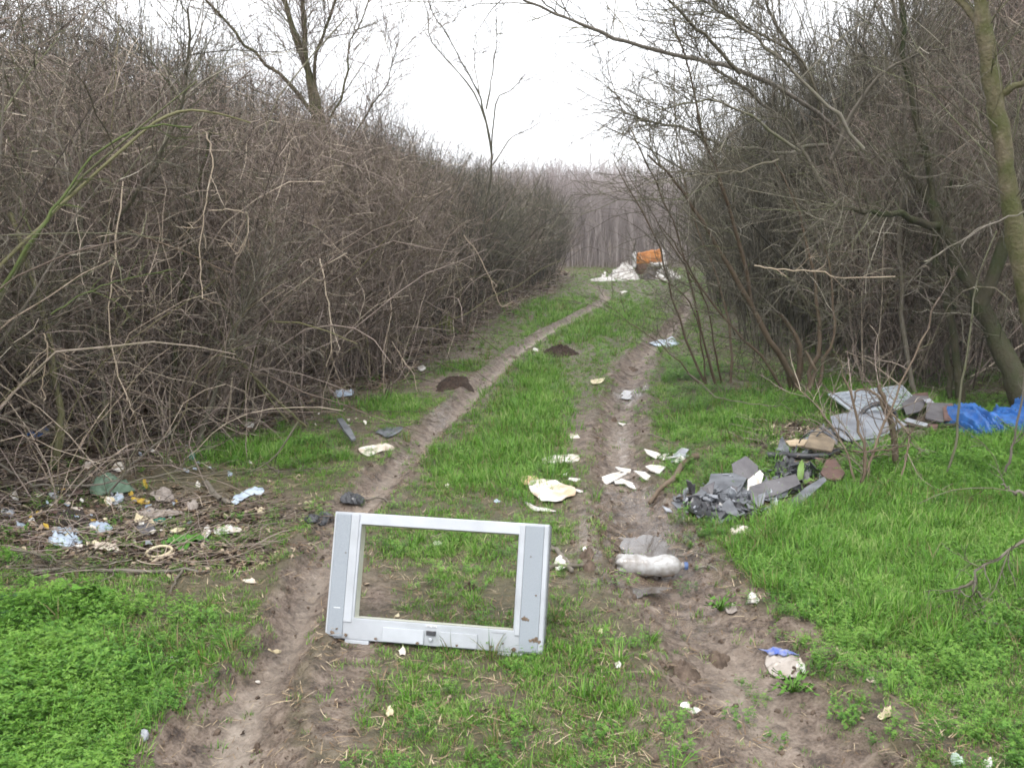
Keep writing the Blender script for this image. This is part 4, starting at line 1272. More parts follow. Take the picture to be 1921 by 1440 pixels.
    # mud splashes
    for (mx, mz, rr, sd) in ((-.36, .02, .009, 6), (-.345, .034, .005, 7), (-.31, .014, .008, 8), (-.2, .010, .006, 9), (-.05, .008, .007, 10), (.09, .011, .006, 11), (.21, .016, .008, 12), (.25, .03, .004, 13), (.29, .012, .009, 14), (.355, .2, .004, 15), (-.335, .3, .003, 16), (.33, .33, .003, 17),(.320, .118, .011, 1), (.333, .115, .006, 2), (.362, .050, .014, 3), (.345, .047, .007, 4), (.374, .045, .008, 5)):
        g = np.random.default_rng(sd); bm = bmesh.new(); c0 = bm.verts.new((mx, -.0062, mz)); ring = []
        for k in range(12):
            aa = k / 12 * 6.283; r_ = rr * (.55 + .7 * g.random()); ring.append(bm.verts.new((mx + r_ * math.cos(aa), -.0030, mz + r_ * .8 * math.sin(aa))))
        for k in range(12): bm.faces.new([c0, ring[k], ring[(k + 1) % 12]])
        bm_obj('mud_splash', bm, dirt, g2, True)


television()


# ------------------------------------------------------------------ the plastic bottle in the rut
def lathe(prof, seg, squash=None):
    V, Q = [], []
    for i, (x, r) in enumerate(prof):
        for k in range(seg):
            a = 2 * math.pi * k / seg; V.append((x, r * math.cos(a), r * math.sin(a)))
    n_ = len(prof)
    for i in range(n_ - 1):
        for k in range(seg): Q.append((i * seg + k, i * seg + (k + 1) % seg, (i + 1) * seg + (k + 1) % seg, (i + 1) * seg + k))
    return np.array(V), Q


def bottle():
    gx, gy, gz = ground(1219, 1080)
    o = empty('plastic_bottle', (gx, gy, gz + .046), math.radians(-1.5))
    props(o, 'muddied clear two litre plastic bottle with blue cap lying across the right rut', 'bottle')
    body = mat('cloudy_plastic', (.60, .60, .59), (.34, .31, .28), 24, .16, .3, 30, .006, spec=.6, c3=(.74, .75, .76), coat=.5, trans=.35)
    mudm = mat('mud_film', (.30, .24, .19), (.22, .17, .13), 20, .6, .4)
    L = .305
    pr = [(-.148, .004), (-.150, .028), (-.147, .040), (-.137, .047), (-.120, .0495)]
    for k in range(9): pr += [(-.112 + k * .0105, .0470), (-.107 + k * .0105, .0495)]
    pr += [(-.010, .0470), (.012, .0455), (.03, .047), (.05, .0495), (.07, .050), (.088, .0485), (.104, .043), (.118, .034), (.130, .022), (.135, .0145), (.140, .0135), (.1405, .0165), (.1435, .0165), (.144, .0135), (.155, .0135)]
    V, Q = lathe(pr, 36)
    ang = np.arctan2(V[:, 2], V[:, 1])
    petal = np.clip((-.118 - V[:, 0]) / .03, 0, 1) * (.5 - .5 * np.cos(ang * 5 + .6)) ** 3
    V[:, 1] *= 1 - .34 * petal; V[:, 2] *= 1 - .34 * petal
    V[:, 0] += .018 * petal * (V[:, 0] < -.13)
    dent = .010 * np.exp(-(((V[:, 0] - .01) / .035) ** 2)) * np.clip(V[:, 2] / .05, 0, 1)
    V[:, 2] -= dent
    V += rs.normal(size=V.shape) * .00025
    me = np_mesh('body', V, Q, None, [body, mudm], None, True, [1 if (V[q[0], 2] < -.030 - .012 * math.sin(V[q[0], 0] * 60) and rs.random() < .75) else 0 for q in Q])
    b = link(bpy.data.objects.new('body', me), o)
    capm = mat('blue_cap', (.10, .16, .32), (.07, .11, .24), 20, .35, .1)
    bm = bmesh.new()
    bmesh.ops.create_cone(bm, cap_ends=True, segments=32, radius1=.0165, radius2=.0158, depth=.016, matrix=Matrix.Translation((.156, 0, 0)) @ Matrix.Rotation(math.pi / 2, 4, 'Y'))
    cp = bm_obj('cap', bm, capm, o, True, .001)
    bm = bmesh.new()
    for k in range(24):
        a = k / 24 * 6.283
        c_ = Vector((.1565, .0164 * math.cos(a), .0164 * math.sin(a)))
        m_ = Matrix.Translation(c_) @ Matrix.Rotation(a, 4, 'X')
        r_ = bmesh.ops.create_cube(bm, size=1, matrix=m_ @ Matrix.Diagonal((.012, .0012, .0014, 1)))
    bm_obj('ridges', bm, capm, cp)


bottle()


# ------------------------------------------------------------------ litter built from outlines laid on the ground
def world_poly(px_poly, fine=False):
    return [ground(px, py, fine) for px, py in px_poly]


def inside(poly, x, y):
    c = False; j = len(poly) - 1
    for i in range(len(poly)):
        xi, yi = poly[i][0], poly[i][1]; xj, yj = poly[j][0], poly[j][1]
        if (yi > y) != (yj > y) and x < (xj - xi) * (y - yi) / (yj - yi) + xi: c = not c
        j = i
    return c


def smooth_poly(p, it=1):
    for _ in range(it):
        q = []
        for i in range(len(p)):
            a, b = p[i], p[(i + 1) % len(p)]
            q += [(a[0] * .75 + b[0] * .25, a[1] * .75 + b[1] * .25), (a[0] * .25 + b[0] * .75, a[1] * .25 + b[1] * .75)]
        p = q
    return p


def sheet(name, label, cat, group, poly_px, m_, amp=.02, seed=0, step=None, thick=.0012, lift=.006, rnd=1, freq=22., smooth=True, parent=None, base=None):
    """crumpled sheet lying on the ground inside an outline given in photo pixels"""
    g = np.random.default_rng(seed)
    poly = [(p[0], p[1]) for p in world_poly(smooth_poly(poly_px, rnd) if rnd else poly_px)]
    xs = [p[0] for p in poly]; ys_ = [p[1] for p in poly]
    cx, cy = (min(xs) + max(xs)) / 2, (min(ys_) + max(ys_)) / 2
    ext = max(max(xs) - min(xs), max(ys_) - min(ys_))
    step = step or max(.004, ext / 22)
    pts = [Vector((x, y)) for x, y in poly]
    nb = len(pts)
    yy = min(ys_)
    while yy < max(ys_):
        xx = min(xs)
        while xx < max(xs):
            x, y = xx + g.normal() * step * .25, yy + g.normal() * step * .25
            if inside(poly, x, y) and min((x - p[0]) ** 2 + (y - p[1]) ** 2 for p in poly) > (step * .35) ** 2: pts.append(Vector((x, y)))
            xx += step
        yy += step
    vs, es, fs, *_ = delaunay_2d_cdt(pts, [(i, (i + 1) % nb) for i in range(nb)], [], 1, 1e-6)
    X = np.array([v.x for v in vs]); Y = np.array([v.y for v in vs])
    # crease field: distance to folds plus ridged noise
    fq = freq * (.25 / max(ext, .05)) ** .5
    cre = np.abs(fbm(X, Y, fq, 3, seed * 1.7) - .5) * 2 + .7 * np.abs(fbm(X + Y, X - Y, fq * .45, 2, seed + 3.) - .5) * 2
    edge = np.array([min(math.hypot(x - p[0], y - p[1]) for p in poly) for x, y in zip(X, Y)])
    Z = lift + amp * (cre / cre.max()) * (.35 + .65 * np.clip(edge / (ext * .18), 0, 1)) + g.normal(size=len(X)) * amp * .05
    zb = height(X, Y) if base is None else np.full(len(X), base)
    o_loc = (cx, cy, float(height(cx, cy)) if base is None else base)
    V = np.stack([X - cx, Y - cy, zb + Z - o_loc[2]], -1)
    me = pymesh(name, V, [tuple(f) for f in fs], m_, smooth)
    o = link(bpy.data.objects.new(name, me), parent)
    if parent is None:
        o.location = o_loc; props(o, label, cat, group)
    else:
        o.location = Vector(o_loc) - parent.location
    sm = o.modifiers.new('thickness', 'SOLIDIFY'); sm.thickness = thick; sm.offset = -1
    return o


def shard(name, label, cat, group, poly_px, m_, thick=.006, lift=.003, tilt=(0, 0), parent=None, z=None, bev=.0008, warp=0.0):
    """flat stiff fragment: outline in photo pixels on the ground, extruded, tilted about its centre"""
    poly = world_poly(poly_px)
    cx = sum(p[0] for p in poly) / len(poly); cy = sum(p[1] for p in poly) / len(poly)
    cz = (float(height(cx, cy)) + lift) if z is None else z
    bm = bmesh.new()
    lo = [bm.verts.new((p[0] - cx, p[1] - cy, 0)) for p in poly]; hi = [bm.verts.new((p[0] - cx, p[1] - cy, thick)) for p in poly]
    n_ = len(poly)
    if warp:
        gw = np.random.default_rng(int(abs(cx) * 1e4) % 99991)
        for a_, b_ in zip(lo, hi):
            dz = warp * gw.normal(); a_.co.z += dz; b_.co.z += dz
        cl_, ch_ = bm.verts.new((0, 0, warp * gw.normal())), bm.verts.new((0, 0, thick)); ch_.co.z += cl_.co.z
        for i in range(n_): bm.faces.new([hi[i], hi[(i + 1) % n_], ch_]); bm.faces.new([lo[(i + 1) % n_], lo[i], cl_]); bm.faces.new([lo[i], lo[(i + 1) % n_], hi[(i + 1) % n_], hi[i]])
        bev = 0
    if not warp: bm.faces.new(hi)
    if not warp:
        bm.faces.new(lo[::-1])
        for i in range(n_): bm.faces.new([lo[i], lo[(i + 1) % n_], hi[(i + 1) % n_], hi[i]])
    rad = max(abs(v.co.x) * abs(tilt[1]) + abs(v.co.y) * abs(tilt[0]) for v in bm.verts)
    o = bm_obj(name, bm, m_, parent, False, bev, 1)
    o.location = (cx, cy, cz + rad * .8); o.rotation_euler = (tilt[0], tilt[1], 0)
    if parent is None: props(o, label, cat, group)
    else: o.location = Vector(o.location) - parent.location
    return o


WHITE = mat('white_plastic', (.70, .69, .66), (.42, .37, .31), 30, .45, .2, 60, .003)
BOARD = mat('white_board', (.72, .70, .65), (.42, .36, .29), 24, .6, .3, 60, .003)
PAPER = mat('stained_paper', (.70, .665, .60), (.46, .38, .30), 9, .75, .3, 60, .003)
CLOTHW = mat('stained_cloth', (.74, .72, .68), (.50, .37, .24), 5, .75, .3, 40, .004, c3=(.78, .78, .76))
ORANGE = mat('orange_stain', (.62, .40, .22), (.66, .55, .42), 12, .75, .3)
BLACKP = mat('black_film', (.035, .037, .042), (.02, .02, .023), 10, .28, .3, 40, .004, spec=.6)
GREYP = mat('slate_plastic', (.155, .165, .18), (.075, .08, .09), 12, .38, .3, 50, .003, spec=.5)
GREYL = mat('light_grey_plastic', (.38, .40, .43), (.24, .25, .28), 12, .42, .3, 50, .003, spec=.5)
TAN = mat('tan_board', (.24, .19, .13), (.15, .12, .085), 14, .7, .3)
REDB = mat('red_brown_tile', (.15, .09, .075), (.09, .062, .052), 12, .7, .4)
DGREY = mat('dark_slate', (.135, .13, .135), (.09, .085, .09), 12, .6, .3)
BLUET = mat('blue_tarpaulin', (.03, .14, .42), (.025, .085, .26), 14, .38, .2, 30, .004, spec=.5)
BLUEB = mat('pale_blue_bag', (.46, .54, .62), (.30, .36, .44), 12, .4, .3, spec=.5)
GREENB = mat('grey_green_bag', (.17, .25, .18), (.10, .16, .11), 10, .45, .3)
YEL = mat('yellow_plastic', (.52, .36, .06), (.40, .26, .04), 14, .5, .3)
TEAL = mat('teal_plastic', (.02, .20, .13), (.015, .12, .09), 14, .4, .3)
CREAM = mat('cream_paper', (.62, .55, .38), (.42, .35, .22), 14, .6, .3)
GREYC = mat('grey_cloth', (.34, .30, .27), (.20, .17, .145), 18, .85, .5)
BLUEL = mat('blue_label', (.08, .13, .40), (.30, .30, .34), 40, .4, .2)
WOODD = mat('dead_wood', (.17, .12, .08), (.09, .062, .04), 25, .8, .6, 60, .006)
FOAM = mat('white_foam', (.62, .61, .59), (.30, .27, .24), 9, .8, .5, 18, .03)
EARTH = mat('mole_earth', (.055, .036, .026), (.025, .017, .012), 30, .9, .8, 60, .02)
MOSSM = mat('moss_cushion', (.16, .20, .02), (.07, .10, .01), 20, .9, .8, 50, .02)

# white broken pieces in the rut
GW = 'white broken pieces in and beside the right rut'
for i, (lab, poly, m_, th, tl) in enumerate([
    ('long white splintered board lying on the grass left of the right rut', [(1015, 866), (1040, 860), (1075, 856), (1100, 856), (1098, 862), (1075, 868), (1040, 873), (1020, 873)], BOARD, .012, (.03, 0)),
    ('small white plate farthest up among the broken pieces in the rut', [(1154, 881), (1184, 880), (1184, 886), (1172, 889), (1160, 886)], WHITE, .006, (.1, .02)),
    ('narrow white chip just below the farthest white plate', [(1141, 891), (1166, 889), (1160, 894), (1146, 895)], WHITE, .005, (.05, 0)),
    ('white pointed wedge at the left of the broken pieces in the rut', [(1111, 895), (1122, 896), (1150, 901), (1176, 902), (1168, 907), (1135, 910), (1122, 902)], WHITE, .006, (.14, .03)),
    ('large white slab at the right of the broken pieces in the rut', [(1188, 902), (1210, 896), (1232, 899), (1222, 906), (1208, 908)], WHITE, .008, (.1, -.05)),
    ('white slab tilted on the top right of the broken pieces', [(1210, 893), (1222, 885), (1249, 884), (1236, 894), (1220, 895)], WHITE, .008, (.12, -.1)),
    ('jagged white fragment nearest in the cluster in the rut', [(1152, 911), (1165, 909), (1182, 911), (1198, 912), (1200, 918), (1182, 920), (1170, 916), (1154, 915)], WHITE, .006, (.1, .05)),
    ('thin dirty white sliver at the left grass edge of the rut', [(1068, 902), (1092, 898), (1094, 901), (1078, 905), (1066, 905)], WHITE, .004, (.05, 0)),
    ('little white sliver below the stained cloth, by the rut', [(1078, 922), (1094, 923), (1093, 926), (1079, 925)], WHITE, .004, (.05, 0)),
    ('small white chip alone in the rut before the slate heap', [(1242, 962), (1258, 961), (1261, 965), (1250, 968)], GREYL, .005, (.1, 0)),
    ('tiny white chip in the far rut', [(1158, 797), (1174, 798), (1168, 802)], WHITE, .004, (.1, 0))]):
    shard('broken_piece', lab, 'fragment', GW, poly, m_, th, .004, tl)
g = np.random.default_rng(77)
for i in range(9):   # pale shards by the stick
    cx, cy = 1215 + 75 * g.random(), 858 + 16 * g.random(); a = -.3 + .8 * g.random(); L_, w_ = 10 + 16 * g.random(), 2 + 3.5 * g.random()
    q = [(cx + dx * L_ * math.cos(a) - dy * w_ * math.sin(a), cy - .4 * dx * L_ * math.sin(a) + dy * w_) for dx, dy in ((-1, -.2), (.2, -1), (1, 0), (.5, 1), (-.6, .8))]
    shard('pale_shard', 'pale grey plastic shard in the small pile beside the bent stick', 'shard', 'pale shards beside the bent stick', q, GREYL if g.random() < .4 else WHITE, .004, .004 + .01 * g.random(), (g.normal() * .25, g.normal() * .25))

# slate grey heap
def heap(n_, cx, cy, sx, sy, seed, name, label, cat, group, mats_, L0=6, L1=26, hgt=.05, tiltk=.22):
    g = np.random.default_rng(seed)
    for i in range(n_):
        r = math.sqrt(g.random()); a = g.random() * 6.283
        x, y = cx + sx * r * math.cos(a), cy + sy * r * math.sin(a)
        L_ = L0 + (L1 - L0) * g.random() ** 1.6; asp = .25 + .3 * g.random(); k = g.integers(5, 10); rot = g.random() * 3.14
        q = []
        for j in range(k):
            aa = j / k * 6.283 + g.normal() * .25; rr = .35 + .8 * g.random()
            ex, ey = L_ * rr * math.cos(aa), L_ * asp * 2 * rr * math.sin(aa)
            q.append((x + ex * math.cos(rot) - ey * math.sin(rot), y + .42 * (ex * math.sin(rot) + ey * math.cos(rot))))
        mm = mats_[g.integers(len(mats_))]
        where = ('back ' if y < cy - sy * .3 else 'front ' if y > cy + sy * .3 else 'middle ') + ('left' if x < cx - sx * .35 else 'right' if x > cx + sx * .35 else 'centre')
        lb = ('large ' if L_ > L0 + .45 * (L1 - L0) else '') + label.replace('TONE', mm.name.replace('_', ' ')) + ', ' + where
        shard(name, lb, cat, group, q, mm, .003 + .003 * g.random(), .004 + hgt * (1 - r) * g.random(), (g.normal() * tiltk, g.normal() * tiltk), warp=.05 * L_ * .003 * 3)


heap(150, 1365, 945, 98, 34, 5, 'slate_shard', 'TONE shard in the broken heap right of the rut', 'shard', 'grey shards in the heap right of the rut', [GREYP, GREYP, GREYL, DGREY, GREYP], 5, 20, .06, .32)
heap(45, 1480, 905, 66, 24, 6, 'slate_shard', 'TONE shard strewn below the black bumper strip', 'shard', 'grey shards below the black bumper', [GREYP, DGREY, GREYP, BLACKP], 6, 20, .05, .3)
heap(20, 1490, 862, 50, 14, 8, 'black_scrap', 'TONE scrap left of the bumper strip', 'scrap', 'black scraps by the bumper', [BLACKP, GREYP, BLACKP], 6, 22, .03)
GH = 'large pieces on the grey heap'
for k_, (lab, poly, m_) in enumerate([
    ('crumpled black film at the front of the grey heap', [(1280, 958), (1310, 945), (1350, 948), (1390, 955), (1400, 970), (1350, 980), (1300, 975)], BLACKP),
    ('crumpled grey film over the middle of the grey heap', [(1320, 930), (1350, 912), (1400, 915), (1430, 930), (1420, 950), (1370, 952), (1330, 945)], GREYP),
    ('crumpled silvery film at the right end of the grey heap', [(1400, 925), (1440, 912), (1480, 915), (1478, 935), (1440, 945), (1405, 942)], GREYL),
    ('crumpled black film below the bumper strip', [(1450, 880), (1490, 872), (1530, 880), (1520, 900), (1480, 905), (1455, 895)], BLACKP)]):
    sheet('crumpled_film', lab, 'film', 'crumpled films in the grey heap', poly, m_, .07, 520 + k_, None, .002, .008, 0, 70, False)
for lab, poly, m_, th, lf, tl in [
    ('broad grey plate lying on top of the grey heap', [(1332, 915), (1375, 913), (1400, 920), (1385, 940), (1345, 942), (1328, 930)], GREYP, .005, .045, (.12, .03)),
    ('white rimmed grey tray piece on the right of the heap', [(1402, 924), (1425, 915), (1432, 920), (1422, 938), (1400, 940)], WHITE, .004, .04, (.2, -.1)),
    ('long dark blade of plastic at the left tip of the heap', [(1258, 955), (1290, 947), (1330, 930), (1338, 936), (1300, 954), (1272, 961)], GREYP, .004, .01, (.1, -.05)),
    ('dark curved plate along the right of the heap', [(1405, 935), (1440, 928), (1490, 920), (1500, 930), (1460, 942), (1410, 950)], DGREY, .004, .02, (.25, .05)),
    ('rounded grey plate at the front of the heap', [(1318, 968), (1350, 962), (1385, 966), (1380, 978), (1345, 984), (1320, 978)], GREYP, .004, .01, (.15, 0)),
    ('flat grey panel half buried in grass right of the heap', [(1478, 950), (1512, 935), (1545, 925), (1550, 930), (1510, 950), (1480, 962)], GREYP, .004, .01, (.15, -.1)),
    ('dark plate standing up in the middle of the grey heap', [(1370, 905), (1395, 898), (1420, 905), (1425, 915), (1378, 915)], DGREY, .004, .04, (.5, .1))]:
    shard('broken_plate', lab, 'plate', GH, poly, m_, th, lf, tl)

# cloths, papers and bags
sheet('stained_cloth', 'crumpled white cloth with an orange stained corner on the middle grass strip', 'cloth', None, [(990, 912), (1010, 900), (1035, 905), (1055, 915), (1075, 920), (1083, 930), (1066, 938), (1050, 946), (1020, 946), (1002, 935), (992, 922)], CLOTHW, .045, 3, None, .003, .01)
sheet('orange_rag', 'small orange stained rag at the left end of the crumpled white cloth', 'rag', None, [(974, 898), (995, 896), (1010, 899), (1008, 908), (996, 914), (980, 912)], ORANGE, .03, 5, None, .003, .012)
sheet('white_strip', 'thin curved white strip below the crumpled cloth', 'strip', None, [(981, 938), (990, 944), (1005, 953), (1022, 955), (1042, 958), (1043, 961), (1018, 961), (1000, 960), (988, 949)], WHITE, .01, 6, None, .003, .006)
sheet('yellowed_paper', 'torn brown edged paper lying on the grass below the grey heap', 'paper', None, [(1366, 998), (1380, 987), (1396, 988), (1412, 994), (1432, 1000), (1436, 1010), (1418, 1015), (1400, 1006), (1385, 1008), (1372, 1006)], PAPER, .035, 7, None, .002, .008)
sheet('paper_scrap', 'cream paper scrap with a red corner on the strip beside the puddle', 'paper', None, [(1106, 716), (1120, 714), (1135, 711), (1133, 718), (1122, 723), (1110, 722)], CREAM, .03, 8, None, .003, .01)
sheet('white_scrap', 'white torn scrap behind the forked stick near the television', 'scrap', None, [(1036, 1064), (1045, 1048), (1060, 1046), (1070, 1058), (1060, 1068), (1045, 1074)], WHITE, .03, 9, None, .003, .008)
sheet('black_bag', 'crumpled black plastic bag just behind the top left corner of the television', 'bag', None, [(637, 936), (652, 932), (672, 934), (686, 942), (684, 952), (660, 953), (640, 948)], BLACKP, .05, 10, None, .002, .012, 1, 40)
sheet('black_bag', 'flattened glossy black bag left of the television', 'bag', None, [(568, 976), (585, 968), (600, 972), (612, 966), (628, 972), (626, 985), (606, 992), (590, 990), (574, 988)], BLACKP, .03, 11, None, .002, .01, 1, 40)
sheet('white_sheet', 'torn white sheet flattened in the mud left of the left rut', 'sheet', None, [(670, 842), (700, 838), (720, 834), (742, 842), (738, 850), (710, 850), (690, 857), (676, 852)], PAPER, .02, 12, None, .002, .006)
sheet('grey_bag', 'torn grey plastic on the mud above the torn white sheet', 'bag', None, [(700, 812), (725, 806), (758, 804), (752, 812), (735, 822), (722, 824), (716, 816)], GREYP, .025, 13, None, .002, .008, 1, 40)
sheet('white_bag', 'white plastic bag caught at the foot of the left thicket', 'bag', None, [(622, 742), (636, 736), (650, 740), (663, 736), (664, 744), (648, 748), (632, 751)], BLUEB, .06, 14, None, .003, .01)
sheet('white_scrap', 'small white scrap by the left thicket opposite the molehill', 'scrap', None, [(782, 692), (790, 687), (800, 692), (796, 699), (786, 700)], WHITE, .05, 15, None, .003, .01)
# tray standing on edge
shard('dark_tray', 'dark plastic channel leaning in the grass left of the torn white sheet', 'tray', None, [(632, 812), (642, 810), (660, 824), (668, 834), (660, 836), (644, 824)], GREYP, .016, .03, (.1, .12))
# blue labelled bottle sunk in the mud
bx, by, bz = ground(1470, 1250)
o = empty('crushed_bottle', (bx, by, bz)); props(o, 'crushed clear bottle with a torn blue label sunk in the mud at right', 'bottle')
CLEAR = mat('clear_film', (.40, .36, .32), (.30, .26, .22), 12, .12, .5, 30, .004, spec=.7)
sheet('body', None, None, None, [(1432, 1240), (1450, 1230), (1485, 1232), (1502, 1246), (1506, 1266), (1488, 1278), (1458, 1278), (1440, 1262)], CLEAR, .02, 16, None, .002, .002, 1, 30, True, o)
sheet('label', None, None, None, [(1420, 1229), (1438, 1231), (1450, 1227), (1470, 1230), (1480, 1227), (1492, 1236), (1500, 1244), (1484, 1240), (1470, 1242), (1458, 1236), (1444, 1241), (1436, 1235)], BLUEL, .014, 17, None, .001, .012, 0, 30, True, o)
sheet('neck', None, None, None, [(1495, 1254), (1502, 1252), (1512, 1268), (1508, 1274), (1500, 1270)], WHITE, .015, 18, None, .003, .018, 1, 30, True, o)

# small scraps strewn about
GS = 'small pale scraps strewn over the ground'
for i, (lab, cx, cy, w_, h_, m_, am) in enumerate([
    ('folded white scrap on the mud right of the lone grass tuft', 1411, 1134, 14, 7, WHITE, .02),
    ('curled white peeling in the right rut near the bottom', 1293, 1333, 26, 4, WHITE, .012),
    ('crumpled beige paper ball on the mud at lower right', 1659, 1351, 13, 11, CREAM, .03),
    ('pale green crumpled film at the bottom edge on the right', 1795, 1432, 18, 13, mat('pale_green_film', (.42, .52, .44), (.28, .36, .30), 10, .4, .3), .03),
    ('white crumpled scrap in the bottom right corner', 1850, 1437, 14, 8, WHITE, .02),
    ('small white shell like chip on the grass edge right of the television', 1159, 1250, 7, 7, WHITE, .012),
    ('tan leaf like scrap in the grass below the right end of the television', 1126, 1185, 9, 6, CREAM, .012),
    ('upright white scrap in the grass below the television, left of centre', 754, 1224, 8, 7, PAPER, .015),
    ('tan paper strip slanting in the short grass near the bottom', 732, 1337, 8, 10, CREAM, .015),
    ('white chip on the mud near the bottom of the left rut', 485, 1284, 5, 3, WHITE, .008),
    ('white chip left of the left rut beside the chickweed', 248, 1276, 6, 4, WHITE, .01),
    ('white bent strip on the mud left of the television', 470, 1092, 17, 4, PAPER, .01),
    ('pale flat scrap in the left rut near the television', 517, 1222, 13, 4, CREAM, .008),
    ('grey stone like scrap at the edge of the chickweed near the bottom', 272, 1390, 9, 8, GREYL, .02),
    ('white scrap in the grass left of the muddy patch', 325, 1240, 9, 4, WHITE, .01),
    ('orange brown chip on the mud at left', 375, 1226, 12, 5, mat('orange_chip', (.40, .20, .08), (.28, .14, .06), 12, .6, .3), .01),
    ('curled yellowish leaf by the grass at the right rut edge', 1578, 1228, 11, 6, CREAM, .015),
    ('brown curled leaf right of the crushed bottle', 1634, 1282, 9, 7, PAPER, .015),
    ('small white chip in the television opening', 820, 1020, 8, 4, WHITE, .01),
    ('tan scrap seen in the television opening near its bottom', 746, 1158, 6, 4, CREAM, .01),
    ('grey flat stone seen in the television opening', 880, 1105, 14, 7, EARTH, .02),
    ('white fleck beside the forked stick', 1097, 1035, 4, 8, WHITE, .012),
    ('small blue white scrap in the grass left of the cloth', 934, 941, 8, 4, BLUEB, .008),
    ('small white scrap high on the middle grass strip', 1076, 818, 13, 5, PAPER, .01),
    ('grey chip in the grass at the left of the middle strip', 840, 912, 4, 6, PAPER, .01),
    ('pale scrap in the mud beside the farthest white plate', 1060, 890, 5, 3, WHITE, .01),
    ('white fleck on the left rut by the far molehill', 1005, 656, 6, 3, WHITE, .012),
    ('brown mud crumpled leaf beside the lone grass tuft', 1372, 1150, 12, 9, GREYC, .025),
    ('tiny white scrap in the right grass far from the rut', 1905, 870, 5, 4, WHITE, .012),
    ('bluish scrap on the left verge above the long white plastic', 432, 890, 7, 4, BLUEB, .012),
    ('small white scrap left of the long white plastic', 370, 912, 6, 6, WHITE, .02),
    ('pale yellow scrap below the long white plastic', 490, 960, 14, 5, CREAM, .015),
    ('white fleck on the verge near the thicket stems', 470, 868, 6, 4, WHITE, .012),
    ('wet grey plastic glint in the far right rut', 1245, 645, 26, 7, BLUEB, .015),
    ('white fleck beyond the far bend of the track', 1170, 548, 8, 2, WHITE, .02)]):
    gg = np.random.default_rng(300 + i)
    q = [(cx + w_ * (.5 + .75 * gg.random()) * math.cos(a), cy + h_ * (.5 + .75 * gg.random()) * math.sin(a)) for a in np.linspace(0, 5.6, 9)]
    sheet('scrap', lab, 'scrap', GS, q, m_, am * 1.3, 300 + i, None, .0015, .002, 0, 30)

